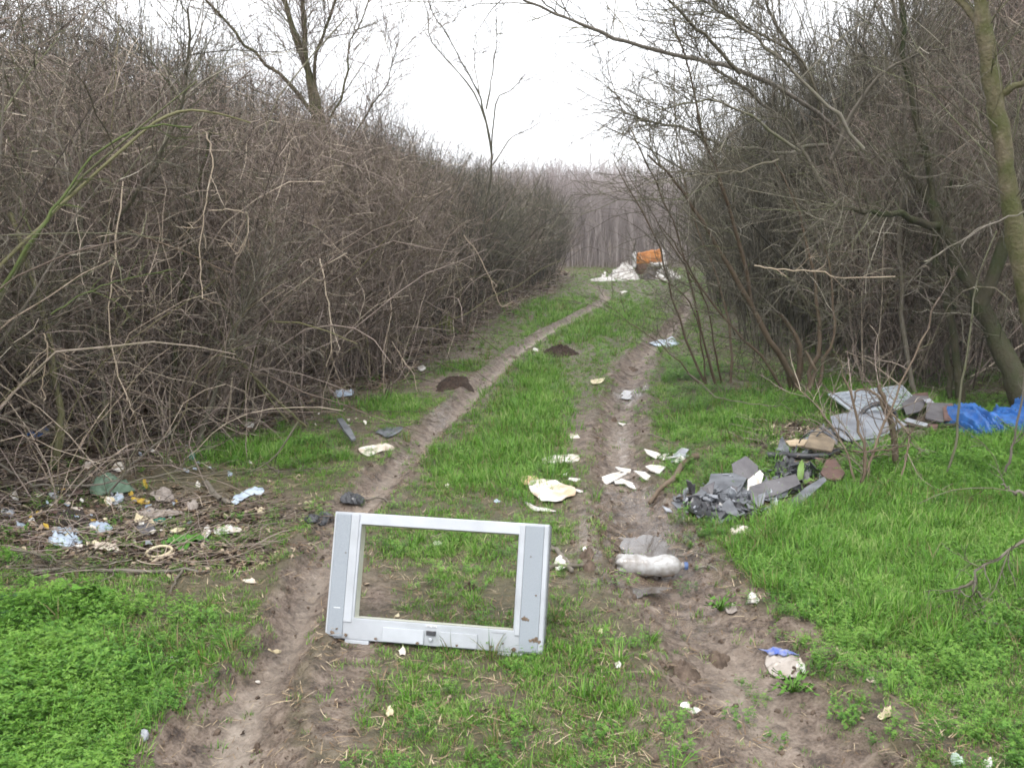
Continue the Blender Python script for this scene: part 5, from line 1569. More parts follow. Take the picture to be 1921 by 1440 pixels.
# garbage heap at left
GG = 'garbage at the foot of the left thicket'
for i, (nm, lab, poly, m_, am) in enumerate([
    ('plastic_bag', 'long twisted white plastic bag on the grass below the left thicket', [(432, 944), (446, 930), (462, 922), (484, 918), (497, 920), (494, 930), (472, 932), (455, 942), (440, 950)], BLUEB, .035),
    ('paper_sheet', 'upright white folded paper at the front right of the garbage', [(368, 1022), (380, 1006), (386, 988), (396, 992), (398, 1004), (385, 1015)], WHITE, .03),
    ('paper_sheet', 'flat white paper with jagged end right of the folded one', [(398, 994), (420, 990), (448, 994), (457, 1000), (430, 1004), (404, 1008)], WHITE, .02),
    ('cloth_bag', 'grey green bag at the back of the garbage heap', [(165, 930), (180, 905), (205, 900), (240, 912), (258, 925), (240, 932), (205, 932), (185, 940)], GREENB, .08),
    ('plastic_bag', 'small silvery plastic bag below the grey green bag', [(198, 945), (215, 938), (234, 935), (232, 946), (215, 952), (204, 950)], BLUEB, .04),
    ('wrapper', 'yellow wrapper in the middle of the garbage heap', [(244, 940), (260, 938), (282, 946), (280, 951), (262, 950), (248, 948)], YEL, .02),
    ('wrapper', 'small yellow piece above the yellow wrapper', [(240, 930), (250, 928), (252, 934), (242, 935)], YEL, .02),
    ('rag', 'grey brown crumpled rag right of the yellow wrapper', [(288, 935), (300, 922), (315, 920), (330, 938), (320, 946), (300, 950), (292, 945)], GREYC, .06),
    ('rag', 'grey rag at the right end of the heap under the branch', [(350, 955), (362, 950), (374, 954), (370, 962), (354, 962)], GREYC, .05),
    ('rag', 'long dull rag across the middle of the garbage', [(255, 968), (280, 958), (300, 962), (340, 962), (345, 970), (300, 976), (270, 976)], GREYC, .03),
    ('carton', 'cream carton scrap below the yellow wrapper', [(252, 974), (278, 973), (279, 981), (254, 982)], CREAM, .01),
    ('wrapper', 'teal wrapper on the grass before the garbage heap', [(282, 984), (298, 980), (308, 976), (312, 982), (296, 988), (284, 987)], TEAL, .02),
    ('carton', 'pale flattened box at the right front of the garbage', [(317, 996), (346, 991), (348, 998), (322, 1004)], CREAM, .012),
    ('plastic_bag', 'pale blue crumpled bag at the front left of the garbage', [(165, 985), (185, 990), (205, 988), (215, 998), (195, 1003), (172, 1000)], BLUEB, .035),
    ('plastic_bag', 'white and blue plastic bag nearest in the garbage at left', [(88, 1018), (105, 1010), (130, 1012), (150, 1016), (160, 1024), (140, 1030), (110, 1032), (95, 1026)], BLUEB, .05),
    ('plastic_bag', 'bluish bag strip above the nearest bag', [(100, 1000), (125, 996), (148, 1000), (150, 1006), (120, 1008)], BLUEB, .03),
    ('plastic_bag', 'dirty white bag right of the nearest bag', [(172, 1026), (185, 1020), (205, 1026), (228, 1034), (224, 1040), (195, 1038), (178, 1036)], PAPER, .03),
    ('wrapper', 'yellowish strip lying over the dirty white bag', [(158, 1026), (178, 1022), (190, 1018), (188, 1024), (170, 1030)], CREAM, .02),
    ('plastic_bag', 'blue plastic scrap deep under the left thicket', [(48, 822), (60, 812), (68, 820), (76, 808), (92, 806), (94, 816), (80, 824), (62, 826)], BLUET, .05),
    ('plastic_bag', 'clear white scrap under the stems at the thicket edge', [(458, 802), (470, 795), (478, 798), (474, 806), (462, 806)], WHITE, .03),
    ('wrapper', 'dark green wrapper on the verge between the stems', [(354, 860), (362, 852), (368, 856), (364, 866), (356, 866)], TEAL, .03),
    ('paper_sheet', 'white paper scraps left of the dark stem', [(208, 882), (222, 872), (236, 876), (230, 888), (214, 888)], PAPER, .03),
    ('paper_sheet', 'dirty white paper under the left stems', [(150, 880), (165, 868), (180, 872), (172, 884), (158, 886)], PAPER, .03),
    ('paper_sheet', 'grey paper at the far left edge of the garbage', [(0, 962), (12, 956), (30, 962), (26, 972), (4, 972)], GREYL, .03),
    ('rag', 'dark rag in the shade behind the nearest bag', [(92, 985), (125, 960), (160, 968), (170, 985), (140, 992)], mat('dark_rag', (.05, .04, .035), (.03, .025, .02), 12, .9, .4), .05),
    ('rag', 'dark grey slab in the grass below the teal wrapper', [(255, 990), (280, 985), (298, 1000), (280, 1008), (260, 1003)], DGREY, .03)]):
    sheet(nm, lab, 'rag' if nm == 'rag' else nm.split('_')[-1], GG, poly, m_, am, 400 + i, None, .002, .01, 1, 30)
heap(140, 190, 970, 195, 66, 9, 'garbage_scrap', 'TONE scrap in the garbage under the left thicket', 'scrap', 'small scraps in the left garbage', [GREYC, PAPER, CREAM, GREYL, WHITE, BLUEB, GREYC, REDB, TAN, WHITE, CREAM, YEL, BLACKP], 3, 13, .05)
heap(18, 300, 860, 190, 26, 10, 'garbage_scrap', 'TONE scrap among the left thicket stems', 'scrap', 'small scraps under the left thicket', [WHITE, PAPER, BLUEB, CREAM], 3, 8, .02)
heap(12, 640, 790, 60, 20, 12, 'pale_scrap', 'tiny TONE scrap on the left verge', 'scrap', 'tiny scraps on the left verge', [WHITE, PAPER], 2, 4, .005)

# white ring (jar rim) and beige batten
rx_, ry_, rz_ = ground(299, 1042)
bm = bmesh.new()
V = []
for k in range(28):
    a = k / 28 * 6.283
    for j in range(6):
        b_ = j / 6 * 6.283; rr = .052 * (1 + .12 * math.sin(2 * a)) + .007 * math.cos(b_)
        V.append(bm.verts.new((rr * math.cos(a), .75 * rr * math.sin(a), .008 + .007 * math.sin(b_) + .012 * math.sin(a))))
for k in range(28):
    for j in range(6): bm.faces.new([V[k * 6 + j], V[k * 6 + (j + 1) % 6], V[((k + 1) % 28) * 6 + (j + 1) % 6], V[((k + 1) % 28) * 6 + j]])
o = bm_obj('plastic_ring', bm, CREAM, None, True); o.location = (rx_, ry_, rz_ + .012); props(o, 'bent white plastic ring lying in the grass before the garbage', 'ring')


def stick(name, label, pts, r0, r1, m_, cat='stick', group=None, K=14, jit=.003, lift=.012, extra=(), heights=None):
    W = []
    for i, (px, py) in enumerate(pts):
        h_ = heights[i] if heights else 0
        if h_ == 0:
            x, y, z = ground(px, py); W.append((x, y, z + lift))
        else:
            x, y, z = ground(*heights[i][:2]); p = at(px, py, y); W.append(p)
    C = spline(W, K); g = np.random.default_rng(int(pts[0][0])); C[1:-1] += g.normal(size=(K - 2, 3)) * jit
    root = C[0].copy()
    V, Q, T = tubes([((C - root)[None], np.linspace(r0, r1, K)[None], np.array([.5]), 8)])
    n_ = len(V)
    T3 = [[0, j + 1, j] for j in range(1, 7)] + [[n_ - 8, n_ - 8 + j, n_ - 8 + j + 1] for j in range(1, 7)]
    o = link(bpy.data.objects.new(name, np_mesh(name, V, Q, T3, [m_], T))); o.location = root
    props(o, label, cat, group)
    return o


stick('bent_stick', 'thick crooked brown stick lying from the grass into the right rut', [(1310, 862), (1290, 866), (1278, 880), (1265, 902), (1245, 915), (1228, 930), (1219, 952)], .022, .011, M_BROWNST, lift=.02)
stick('pale_batten', 'long beige stick in the grass beside the white ring', [(286, 1060), (310, 1048), (345, 1036), (364, 1031)], .008, .006, M_CANE)
for lab, pts, r0, r1 in [
    ('grey forked stick propped on the ground just right of the television', [(1032, 1030), (1048, 1040), (1060, 1056), (1068, 1068), (1072, 1075)], .012, .010),
    ('short grey stick joined at the foot of the forked one', [(1030, 1072), (1060, 1066), (1085, 1066), (1100, 1064)], .009, .008),
    ('thin dark twig lying in the mud right of the plastic bottle', [(1270, 1045), (1310, 1046), (1340, 1050), (1400, 1054)], .004, .002),
    ('short twig on the mud beyond the bottle cap', [(1300, 1072), (1330, 1068), (1345, 1066)], .005, .003),
    ('thin bare twig lying on the mud behind the television', [(686, 941), (710, 939), (726, 942), (730, 950)], .005, .003),
    ('long bare twig lying over the grass behind the left molehill', [(830, 692), (870, 685), (905, 688)], .008, .004),
    ('horizontal dead branch lying across the grass at left', [(60, 1078), (140, 1074), (250, 1078), (330, 1074), (392, 1076)], .010, .006),
    ('short branch forking down from the lying branch at left', [(345, 1072), (330, 1092), (318, 1118)], .006, .003),
    ('long olive pole lying along the edge of the left thicket', [(390, 836), (450, 832), (520, 826), (600, 815)], .014, .010),
    ('slanting dead limb with bare yellow wood in the garbage', [(385, 908), (395, 922), (412, 938), (430, 948)], .018, .015),
    ('dark root piece standing at the left of the garbage', [(55, 1150), (50, 1165), (64, 1192)], .010, .007),
    ('bent pale stick on the mud between the white strip and the rut', [(520, 985), (470, 990), (420, 990)], .004, .003),
    ('thin dry stalk lying over the grass right of the rut', [(1215, 815), (1240, 825), (1272, 838)], .005, .003),
    ('dry stalk arching over the verge beyond the grey heap', [(1310, 780), (1340, 792), (1372, 800)], .006, .003)]:
    stick('fallen_stick', lab, pts, r0, r1, M_HAZEL if 'olive' not in lab else M_OLIVE, 'stick', 'single sticks lying on the ground', 12, .004)
# dead twiggy branches lying about, raised over the grass
for nm, lab, pts, dep, r in [
    ('dead_branch', 'spiky dead branch poking in from the right edge over the grass', [[(1960, 990), (1900, 1028), (1850, 1062), (1825, 1100), (1820, 1150), (1845, 1230)], [(1832, 1110), (1870, 1140), (1930, 1150)], [(1822, 1140), (1790, 1165), (1770, 1190)], [(1825, 1090), (1800, 1110), (1790, 1130)], [(1868, 1140), (1850, 1190), (1835, 1215)], [(1930, 930), (1900, 920), (1880, 905)]], 3.55, .007),
    ('dead_branch', 'long dead branch lying from the thicket over the garbage', [[(0, 870), (70, 920), (150, 975), (200, 1040), (232, 1070)], [(60, 912), (150, 905), (260, 900), (350, 880)], [(150, 975), (200, 930), (260, 860), (330, 800)]], 5.0, .007),
    ('dead_branch', 'low bare branch trailing right over the verge by the garbage', [[(560, 790), (500, 870), (420, 890), (370, 905)], [(500, 870), (540, 900), (570, 935)], [(640, 960), (600, 915), (560, 890)]], 5.6, .006),
    ('dead_branch', 'thin grey branches in the lower left corner over the chickweed', [[(-10, 1080), (20, 1110), (40, 1150), (60, 1190)], [(20, 1030), (80, 1045), (140, 1060), (200, 1085)], [(150, 1065), (135, 1110), (105, 1160)]], 3.9, .005),
    ('dead_branch', 'fallen twiggy branch behind the broken snag on the right verge', [[(1290, 700), (1350, 745), (1420, 760), (1480, 762)], [(1420, 850), (1500, 870), (1560, 900), (1600, 930)], [(1310, 855), (1400, 862), (1470, 865), (1520, 860)]], 6.2, .005)]:
    plant(nm, lab, 'branch', None, [strand(p, dep, r, r * .4, 14, .008, 3) for p in pts], M_HAZEL, 90 + int(dep * 10), 26, (.08, .35), 60, (.04, .12), sides=6, t0=.2, trunk='limb', tri=.0016)

# mole hills and clods
def mound(name, label, cat, px, py, rx, ry, h_, m_, seed, n_=26, rough=.35, group=None):
    cx, cy, cz = ground(px, py, False)
    g = np.random.default_rng(seed); V = []; F = []
    for i in range(n_ + 1):
        for k in range(n_ * 2):
            a = k / (n_ * 2) * 6.2832; t = i / n_
            lump = 1 + .18 * math.sin(3 * a + seed) + .1 * math.sin(7 * a + seed * 2)
            x, y = rx * t * lump * math.cos(a), ry * t * lump * math.sin(a)
            V.append([x, y, 0])
    V = np.array(V); t = np.repeat(np.linspace(0, 1, n_ + 1), n_ * 2)
    nz = fbm(V[:, 0] + 5, V[:, 1] + 5, 5 / max(rx, .05), 4, seed)
    V[:, 2] = h_ * (1 - t ** 1.8) * (1 - rough + 2 * rough * nz) + h_ * rough * .6 * (g.random(len(V)) - .5) * (t > 0) - .03 * t ** 3
    V[:, 2] += height(V[:, 0] + cx, V[:, 1] + cy, False) - cz
    m2 = n_ * 2
    for i in range(n_):
        for k in range(m2): F.append([i * m2 + k, (i + 1) * m2 + k, (i + 1) * m2 + (k + 1) % m2, i * m2 + (k + 1) % m2])
    o = link(bpy.data.objects.new(name, np_mesh(name, V, F, None, [m_], None, False))); o.location = (cx, cy, cz)
    if cat: props(o, label, cat, group)
    return o


mound('molehill', 'dark fresh molehill on the middle grass strip', 'molehill', 1050, 664, .21, .40, .085, EARTH, 1, 34, .6)
mound('molehill', 'dark brown molehill between the left thicket and the left rut', 'molehill', 850, 724, .20, .36, .075, EARTH, 2, 34, .5)
GC = 'dark clods in the ruts'
for lab, px, py, r, h_ in [('dark clod in the far right rut above the puddle', 1188, 695, .075, .03), ('dark clod on the left rut at its near bend', 965, 672, .09, .025), ('small round clod in the right rut', 1152, 789, .035, .03),
                         ('lumpy mud clod at the left of the right rut near the bottom', 1282, 1262, .07, .035), ('dark clod on the shoulder of the right rut', 1345, 1240, .06, .03), ('tiny dark clod at the bottom of the left rut', 482, 1402, .016, .014),
                         ('tiny dark clod in the left rut above the tiniest', 534, 1344, .014, .012), ('dark lump beside the forked stick', 1106, 1066, .04, .03), ('mud lump on the left shoulder of the wet rut', 1105, 1045, .05, .035)]:
    mound('mud_clod', lab, 'clod', px, py, r, r * 1.1, h_, M_CLOD, int(px), 14, .5, GC)
mound('mossy_stump', 'bright moss covered stump at the foot of the left thicket', 'stump', 838, 622, .12, .14, .26, MOSSM, 5, 18, .5)

# ------------------------------------------------------------------ panels, tiles and tarpaulin at right
def lattice_panel():
    cor = [ground(*p, False) for p in ((1553, 768), (1690, 742), (1724, 768), (1612, 806))]
    c = np.array(cor); ctr = c.mean(0); base = ctr.copy(); base[2] = c[:, 2].min() + .02
    o = empty('lattice_panel', tuple(base)); props(o, 'light grey plastic panel with a diagonal raised grid lying tilted on the grass', 'panel')
    hts = [.10, .07, .02, .06]
    q = [Vector((p[0] - base[0], p[1] - base[1], h_)) for p, h_ in zip(cor, hts)]
    bm = bmesh.new(); lo = [bm.verts.new(v) for v in q]; hi = [bm.verts.new(v + Vector((0, 0, .006))) for v in q]
    bm.faces.new(hi); bm.faces.new(lo[::-1])
    for i in range(4): bm.faces.new([lo[i], lo[(i + 1) % 4], hi[(i + 1) % 4], hi[i]])
    m_ = mat('panel_plastic', (.36, .40, .45), (.26, .29, .33), 7, .4, .2, spec=.5)
    m2 = mat('panel_rib', (.52, .56, .60), (.42, .45, .49), 7, .4, .2, spec=.5)
    bm_obj('sheet', bm, m_, o)

    def P_(u, v): return (q[0] * (1 - u) + q[1] * u) * (1 - v) + (q[3] * (1 - u) + q[2] * u) * v + Vector((0, 0, .006))

    def rib(a, b, w_=.006, h_=.007):
        bm = bmesh.new(); d = (b - a); s = d.cross(Vector((0, 0, 1))).normalized() * w_ / 2; z = Vector((0, 0, h_))
        vs = [bm.verts.new(p) for p in (a - s, a + s, b + s, b - s, a - s + z, a + s + z, b + s + z, b - s + z)]
        for f in ((4, 5, 6, 7), (0, 1, 5, 4), (1, 2, 6, 5), (2, 3, 7, 6), (3, 0, 4, 7)): bm.faces.new([vs[i] for i in f])
        bm_obj('rib', bm, m2, o)
    for k in range(1, 9): rib(P_(k / 9, .02), P_(k / 9, .98))
    for k in range(1, 6): rib(P_(.02, k / 6), P_(.98, k / 6), .006, .0085)
    for a, b in (((0, 0), (1, 0)), ((1, 0), (1, 1)), ((1, 1), (0, 1)), ((0, 1), (0, 0))): rib(P_(*a), P_(*b), .012, .012)


lattice_panel()
GP = 'boards and plates dumped on the right verge'
for nm, lab, cat, poly, m_, th, lf, tl in [
    ('grey_sheet', 'bent light grey sheet in front of the lattice panel', 'sheet', [(1556, 808), (1600, 800), (1660, 798), (1700, 815), (1650, 832), (1590, 838), (1565, 828)], mat('grey_sheet', (.27, .29, .32), (.17, .18, .2), 8, .4, .3), .006, .03, (.14, .04)),
    ('triangular_board', 'brown triangular board propped behind the black bumper strip', 'board', [(1508, 860), (1518, 848), (1532, 843), (1566, 855), (1560, 864)], TAN, .012, .05, (.3, 0)),
    ('tan_board', 'small pale tan board left of the triangular board', 'board', [(1472, 844), (1490, 842), (1514, 842), (1508, 850), (1480, 850)], mat('pale_tan_board', (.52, .42, .30), (.42, .33, .22), 14, .7, .2), .01, .05, (.1, 0)),
    ('red_tile', 'red brown plate standing in the grass at the near end of the dump', 'plate', [(1538, 905), (1548, 886), (1565, 884), (1584, 902), (1576, 912), (1550, 912)], REDB, .012, .02, (.15, .1)),
    ('slate_plate', 'dark slate plate right of the lattice panel', 'plate', [(1690, 778), (1710, 768), (1738, 768), (1728, 786), (1700, 792)], DGREY, .01, .04, (.15, .05)),
    ('red_tile', 'red brown tile behind the dark slate plates', 'plate', [(1710, 762), (1738, 760), (1742, 768), (1716, 770)], REDB, .01, .07, (.15, .0)),
    ('slate_plate', 'broad dark slate plate between the panel and the blue tarpaulin', 'plate', [(1736, 784), (1784, 784), (1796, 800), (1768, 804), (1735, 800)], DGREY, .012, .04, (.2, .03)),
    ('red_tile', 'small red brown tile corner by the blue tarpaulin', 'plate', [(1766, 794), (1782, 790), (1792, 806), (1770, 806)], REDB, .01, .06, (.25, .0)),
    ('grey_strip', 'light grey strip leaning between slate plate and tarpaulin', 'strip', [(1728, 776), (1740, 774), (1765, 786), (1758, 790)], GREYL, .008, .06, (.2, .1)),
    ('brown_tile', 'brown tile fragments below the slate plates', 'plate', [(1740, 806), (1778, 806), (1790, 812), (1750, 814)], REDB, .008, .02, (.1, 0)),
    ('red_scrap', 'small red piece under the black bumper strip', 'scrap', [(1528, 868), (1545, 869), (1542, 876), (1530, 875)], REDB, .01, .01, (.2, 0)),
    ('grey_strip', 'pale strip in front of the tarpaulin end', 'strip', [(1700, 796), (1740, 804), (1738, 808), (1696, 800)], GREYL, .006, .03, (.1, 0))]:
    shard(nm, lab, cat, GP, poly, m_, th, lf, tl)
for lab, pts, r0, hh in [('black bumper strip lying below the triangular board', [(1438, 862), (1480, 862), (1530, 864), (1562, 858), (1600, 845)], .022, None)]:
    stick('bumper_strip', lab, pts, r0, r0 * .8, BLACKP, 'bumper', GP, 16, .003, .03)


def arc(name, label, cat, cx, cy, dep_px, R, r, a0, a1, m_, yaw=0.):
    x, y, z = ground(cx, dep_px); n_ = 22
    A = np.linspace(a0, a1, n_)
    C = np.stack([R * np.cos(A) * math.cos(yaw), R * np.cos(A) * math.sin(yaw), R * np.sin(A)], -1)
    V, Q, T = tubes([(C[None], np.full((1, n_), r), np.array([.5]), 8)])
    T3 = [[0, j + 1, j] for j in range(1, 7)] + [[len(V) - 8, len(V) - 8 + j, len(V) - 7 + j] for j in range(1, 7)]
    o = link(bpy.data.objects.new(name, np_mesh(name, V, Q, T3, [m_], T))); o.location = (x, y, z + cy); props(o, label, cat, GP)


arc('wheel_arch_liner', 'black curved plastic arch standing on the grey sheet', 'car part', 1645, .02, 802, .16, .018, .1, 3.0, BLACKP, .2)
arc('wire_hoop', 'thin black wire hoop standing over the triangular board', 'hoop', 1560, .03, 850, .14, .005, -.2, 3.3, BLACKP, .1)
arc('wire_hoop', 'second thin black hoop left of the first', 'hoop', 1532, .02, 848, .12, .004, -.1, 3.0, BLACKP, -.3)
# foil heap behind the tan board
sheet('foil_wrap', 'crinkled silvery black film behind the tan board', 'film', GP, [(1505, 835), (1520, 818), (1550, 815), (1572, 830), (1570, 842), (1540, 836), (1515, 840)], GREYP, .1, 500, None, .002, .02, 1, 60)
sheet('grey_film', 'grey crumpled film hanging off the bent grey sheet', 'film', GP, [(1600, 845), (1620, 832), (1660, 830), (1680, 838), (1650, 850), (1615, 855)], GREYP, .06, 501, None, .002, .01, 1, 60)


# wood chip scatter on the verge
heap(60, 1490, 820, 72, 22, 14, 'wood_chip', 'TONE wood chip behind the tan board', 'wood chip', 'wood chips on the right verge', [TAN, GREYC, CREAM, mat('brown_chip', (.16, .10, .06), (.09, .06, .04), 14, .8, .3)], 2.5, 6, .015)


def tarp():
    x0, y0, z0 = ground(1806, 818, False); x1, y1, z1 = ground(2010, 818, False)
    nx, ny = 170, 30
    U, Vv = np.meshgrid(np.linspace(0, 1, nx), np.linspace(0, 1, ny), indexing='ij')
    X = x0 + (x1 - x0) * U; Y = y0 - .05 + .45 * Vv + .1 * U
    top = .10 + .03 * np.sin(U * 9) + .05 * np.sin(U * 23 + 1) * .5
    prof = np.sin(np.clip(Vv * 1.25, 0, 1) * math.pi / 2) ** .55
    fold = .04 * (1 - np.abs(np.sin(U * 30 + 3 * np.sin(U * 7) + Vv * 3))) ** 2 + .02 * (1 - np.abs(np.sin(U * 61 + 5 * Vv + 2 * np.sin(U * 19)))) ** 2 + .03 * (fbm(U, Vv, 9, 3, 2.) - .5)
    Z = top * prof * sstep(0, .10, U) + fold * (.3 + Vv * 0 + prof)
    Y = Y - fold * 1.8 * (1 - Vv)
    X = X + .02 * np.sin(Vv * 5 + U * 30)
    Z = Z + height(X, Y, False) + .004
    i = np.arange(nx - 1)[:, None] * ny + np.arange(ny - 1)[None, :]
    Q = np.stack([i, i + ny, i + ny + 1, i + 1], -1).reshape(-1, 4)
    V = np.stack([X - x0, Y - y0, Z - z0], -1).reshape(-1, 3)
    o = link(bpy.data.objects.new('tarpaulin', np_mesh('tarpaulin', V, Q, None, [BLUET], None, True))); o.location = (x0, y0, z0)
    sm = o.modifiers.new('thickness', 'SOLIDIFY'); sm.thickness = .002
    props(o, 'bright blue creased tarpaulin lying over a hump at the right edge', 'tarpaulin')
    stick('mossy_limb', 'mossy dead limb lying in front of the blue tarpaulin', [(1760, 812), (1830, 806), (1880, 796), (1930, 780)], .014, .024, M_MOSSY, 'branch', None, 16, .006, .05)


tarp()

# broken snag before the panels
plant('broken_snag', 'broken snag with looping dead branches standing before the lattice panel', 'tree stump', None,
      [strand([(1684, 868), (1676, 820), (1668, 775), (1655, 742), (1650, 722)], 5.75, .022, .012, 12, .004, root=True),
       strand([(1662, 780), (1650, 745), (1628, 730), (1605, 735), (1604, 760)], 5.7, .010, .005, 14, .004),
       strand([(1665, 770), (1685, 790), (1705, 815), (1704, 828), (1690, 900), (1680, 940)], (5.7, 5.3), .008, .004, 16, .004),
       strand([(1615, 905), (1625, 860), (1610, 800), (1598, 740), (1580, 700)], (5.3, 5.5), .011, .005, 14, .006, root=True),
       strand([(1622, 900), (1640, 850), (1660, 790), (1690, 720), (1730, 640), (1760, 560)], (5.4, 6.), .009, .004, 16, .006, root=True),
       strand([(1600, 845), (1650, 845), (1700, 835)], 5.5, .006, .004, 10, .006),
       strand([(1612, 900), (1590, 850), (1560, 800), (1530, 760), (1490, 720)], (5.4, 5.8), .007, .003, 14, .006, root=True)], M_BROWNST, 33, 70, (.1, .45), 260, (.04, .15), sides=7, t0=.1, tmat=M_BRAMBLE)


# dock leaves
M_DOCK = mat('dock_leaf', (.13, .22, .05), (.09, .15, .03), 10, .45, .3, 40)


def dock(name, label, px, py, leaves, m_=M_DOCK):
    x, y, z = ground(px, py, False); o = empty(name, (x, y, z)); props(o, label, 'plant')
    for az, el, L_, W_ in leaves:
        V, Q = [], []
        for i in range(9):
            t = i / 8; w = W_ * math.sin(math.pi * min(1, t * .92 + .06)) ** .7; e = el - .5 * t * t
            d = Vector((math.cos(az) * math.cos(e), math.sin(az) * math.cos(e), math.sin(e))); s = Vector((-math.sin(az), math.cos(az), 0)); c_ = d * L_ * t
            for k in range(5):
                f = (k - 2) / 2; V.append(tuple(c_ + s * w * f + Vector((0, 0, .25 * w * f * f + .006 * math.sin(t * 20 + f)))))
        for i in range(8):
            for k in range(4): Q.append([i * 5 + k, i * 5 + k + 1, i * 5 + k + 6, i * 5 + k + 5])
        lf = link(bpy.data.objects.new('leaf', np_mesh('leaf', np.array(V), Q, None, [m_], None, True)), o)


dock('dock_plant', 'upright pale green dock leaf beside the black bumper strip', 1500, 912, [(1.2, 1.35, .17, .019), (3.4, .6, .15, .03), (.2, .6, .13, .025)])
dock('dock_plant', 'single broad pale leaf in the grass right of the snag', 1752, 862, [(2.3, .7, .16, .03), (.5, .5, .1, .02)], mat('pale_dock', (.30, .40, .22), (.22, .30, .14), 10, .5, .3))
dock('dock_plant', 'broad leaved plant at the front of the garbage heap', 345, 1022, [(a, .5, .12, .035) for a in (.3, 1.4, 2.6, 3.7, 5.)], M_CLOVER if False else mat('dark_leaf', (.07, .19, .025), (.045, .13, .018), 10, .4, .3))
dock('dock_plant', 'large rounded leaf standing over the chickweed at lower left', 180, 1125, [(4.4, 1.1, .14, .05), (1.2, .5, .1, .035)], mat('mid_leaf', (.10, .24, .03), (.07, .17, .02), 10, .4, .3))
dock('dock_plant', 'dark leaved plant at the left edge above the chickweed', 12, 1150, [(a, .7, .13, .035) for a in (.1, 1.2, 2.4, 3.9, 5.2)], mat('blue_green_leaf', (.035, .10, .035), (.02, .06, .02), 10, .4, .3))
dock('grass_tussock', 'lone green grass tussock growing in the right rut', 1352, 1148, [(a, 1.15 + .2 * math.sin(3 * a), .06 + .03 * abs(math.sin(a * 5)), .0028) for a in np.linspace(0, 6.2, 22)], mat('tussock_blade', (.10, .24, .03), (.07, .17, .02), 10, .5, 0))
dock('grass_tussock', 'green grass tussock beside the crushed bottle', 1488, 1300, [(a, .95 + .3 * math.sin(3 * a), .07 + .03 * abs(math.sin(a * 5)), .0028) for a in np.linspace(0, 6.2, 26)], MATS['tussock_blade'])


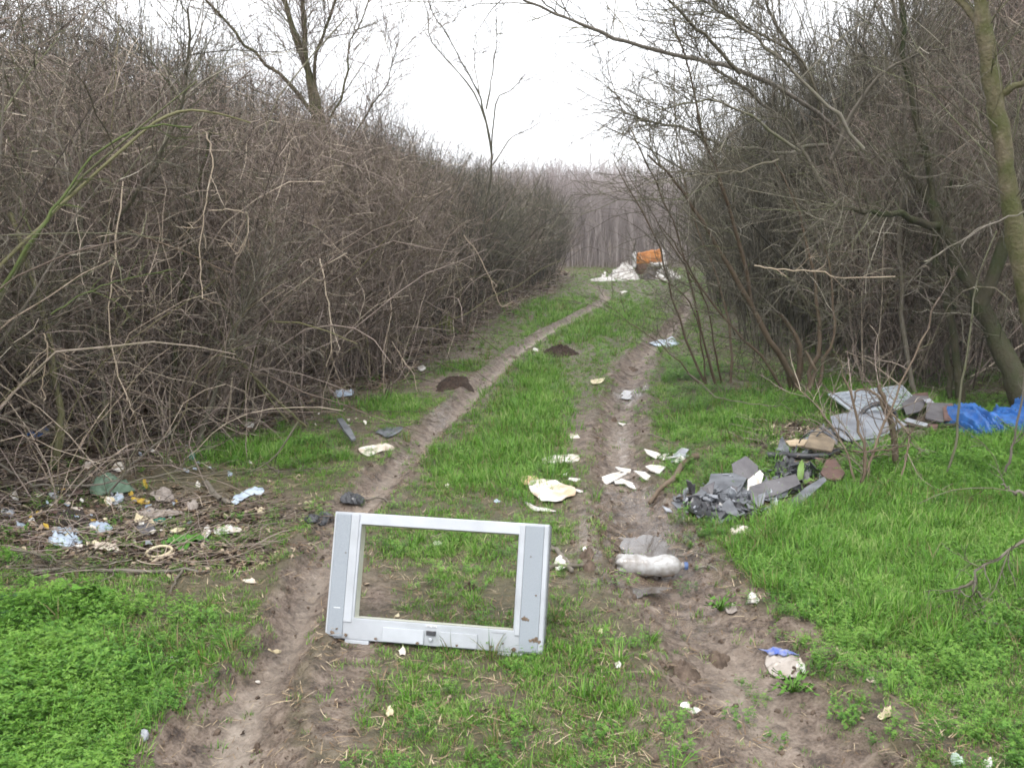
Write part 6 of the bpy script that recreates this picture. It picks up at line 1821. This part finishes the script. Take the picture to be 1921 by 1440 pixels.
# ------------------------------------------------------------------ far dump: white foam mounds and the orange armchair
def far_dump():
    m1 = mound('rubble_mound', 'white foam and rubble heap left of the orange armchair', 'rubble heap', 1172, 523, .48, .6, .38, FOAM, 11, 26, .55)
    m2 = mound('rubble_mound', 'white rubble heap right of the orange armchair', 'rubble heap', 1246, 524, .45, .5, .30, FOAM, 13, 26, .6)
    m3 = mound('rubbish_sack', 'dark heap of rubbish in front of the orange armchair', 'sack', 1222, 524, .30, .3, .30, mat('dark_sack', (.12, .10, .09), (.05, .045, .04), 6, .6, .5, 20, .03), 12, 18, .5)
    mound('rubble_mound', 'low strip of white rubble at the far left of the dump', 'rubble heap', 1135, 526, .55, .5, .07, FOAM, 14, 18, .7)
    x, y, z = ground(1218, 519, False)
    o = empty('armchair', (x, y, z + .1), .12); props(o, 'broken orange armchair back sitting on the white rubble at the track end', 'armchair')
    org = mat('orange_upholstery', (.50, .22, .07), (.30, .12, .04), 5, .8, .5, 20, .02)
    brn = mat('brown_seat', (.10, .055, .035), (.06, .035, .022), 6, .8, .4)

    def slabm(name, m_, pts, y0_, y1_, sub=10, amp=.02, seed=0):
        g = np.random.default_rng(seed); V, Q = [], []
        for s_ in (0, 1):
            for i in range(sub + 1):
                for j in range(sub + 1):
                    u, v = i / sub, j / sub
                    a = [pts[0][k] * (1 - u) + pts[1][k] * u for k in (0, 1)]; b = [pts[3][k] * (1 - u) + pts[2][k] * u for k in (0, 1)]
                    px_, pz_ = a[0] * (1 - v) + b[0] * v, a[1] * (1 - v) + b[1] * v
                    bulge = .05 * math.sin(math.pi * u) * math.sin(math.pi * v)
                    V.append((px_, (y0_ - bulge if s_ == 0 else y1_ + bulge) + g.normal() * amp * .4 + .12 * v, pz_ + g.normal() * amp * .5))
        n_ = (sub + 1) ** 2; I = lambda s_, i, j: s_ * n_ + i * (sub + 1) + j
        for i in range(sub):
            for j in range(sub):
                Q += [[I(0, i, j), I(0, i + 1, j), I(0, i + 1, j + 1), I(0, i, j + 1)], [I(1, i, j), I(1, i, j + 1), I(1, i + 1, j + 1), I(1, i + 1, j)]]
        for i in range(sub):
            Q += [[I(0, i, 0), I(1, i, 0), I(1, i + 1, 0), I(0, i + 1, 0)], [I(0, i, sub), I(0, i + 1, sub), I(1, i + 1, sub), I(1, i, sub)],
                  [I(0, 0, i), I(0, 0, i + 1), I(1, 0, i + 1), I(1, 0, i)], [I(0, sub, i), I(1, sub, i), I(1, sub, i + 1), I(0, sub, i + 1)]]
        return link(bpy.data.objects.new(name, np_mesh(name, np.array(V), Q, None, [m_], None, True)), o)
    slabm('backrest', org, [(-.44, .30), (.42, .28), (.40, .74), (-.40, .62)], 0, .16, 12, .03, 1)
    slabm('armrest', FOAM, [(-.50, .2), (-.445, .2), (-.42, .66), (-.48, .60)], -.12, .2, 6, .03, 2)
    slabm('armrest', FOAM, [(.425, .2), (.50, .2), (.48, .62), (.42, .74)], -.12, .2, 6, .03, 3)
    slabm('seat', brn, [(-.42, 0), (.42, 0), (.41, .29), (-.43, .30)], -.45, .1, 10, .03, 4)
    slabm('seat_padding', FOAM, [(-.05, .26), (.42, .27), (.44, .36), (-.02, .32)], -.5, -.2, 8, .04, 5)
    g = np.random.default_rng(9)
    heap(34, 1165, 520, 42, 5, 21, 'foam_chunk', 'TONE chunk on the rubble left of the armchair', 'chunk', 'white chunks on the far rubble heaps', [FOAM, FOAM, BOARD], 1.5, 3.5, .08, .2)
    heap(26, 1250, 521, 30, 5, 22, 'foam_chunk', 'TONE chunk on the rubble right of the armchair', 'chunk', 'white chunks on the right rubble heap', [FOAM, FOAM, GREYL], 1.5, 3.5, .08, .2)


far_dump()

# ------------------------------------------------------------------ thin air haze over the whole place
HAZE = .0013
bm = bmesh.new(); box(bm, -260, 260, -60, 430, -8, 26)
hz = bm_obj('haze', bm, None)
hm = bpy.data.materials.new('haze_air'); hm.use_nodes = True
hn = hm.node_tree.nodes
for q in list(hn):
    if q.type == 'BSDF_PRINCIPLED': hn.remove(q)
pv = hn.new('ShaderNodeVolumePrincipled'); pv.inputs['Density'].default_value = HAZE; pv.inputs['Color'].default_value = (.93, .94, .97, 1)
hm.node_tree.links.new(pv.outputs[0], hn['Material Output'].inputs['Volume'])
hz.data.materials.append(hm); props(hz, 'thin pale haze in the air', kind='stuff')
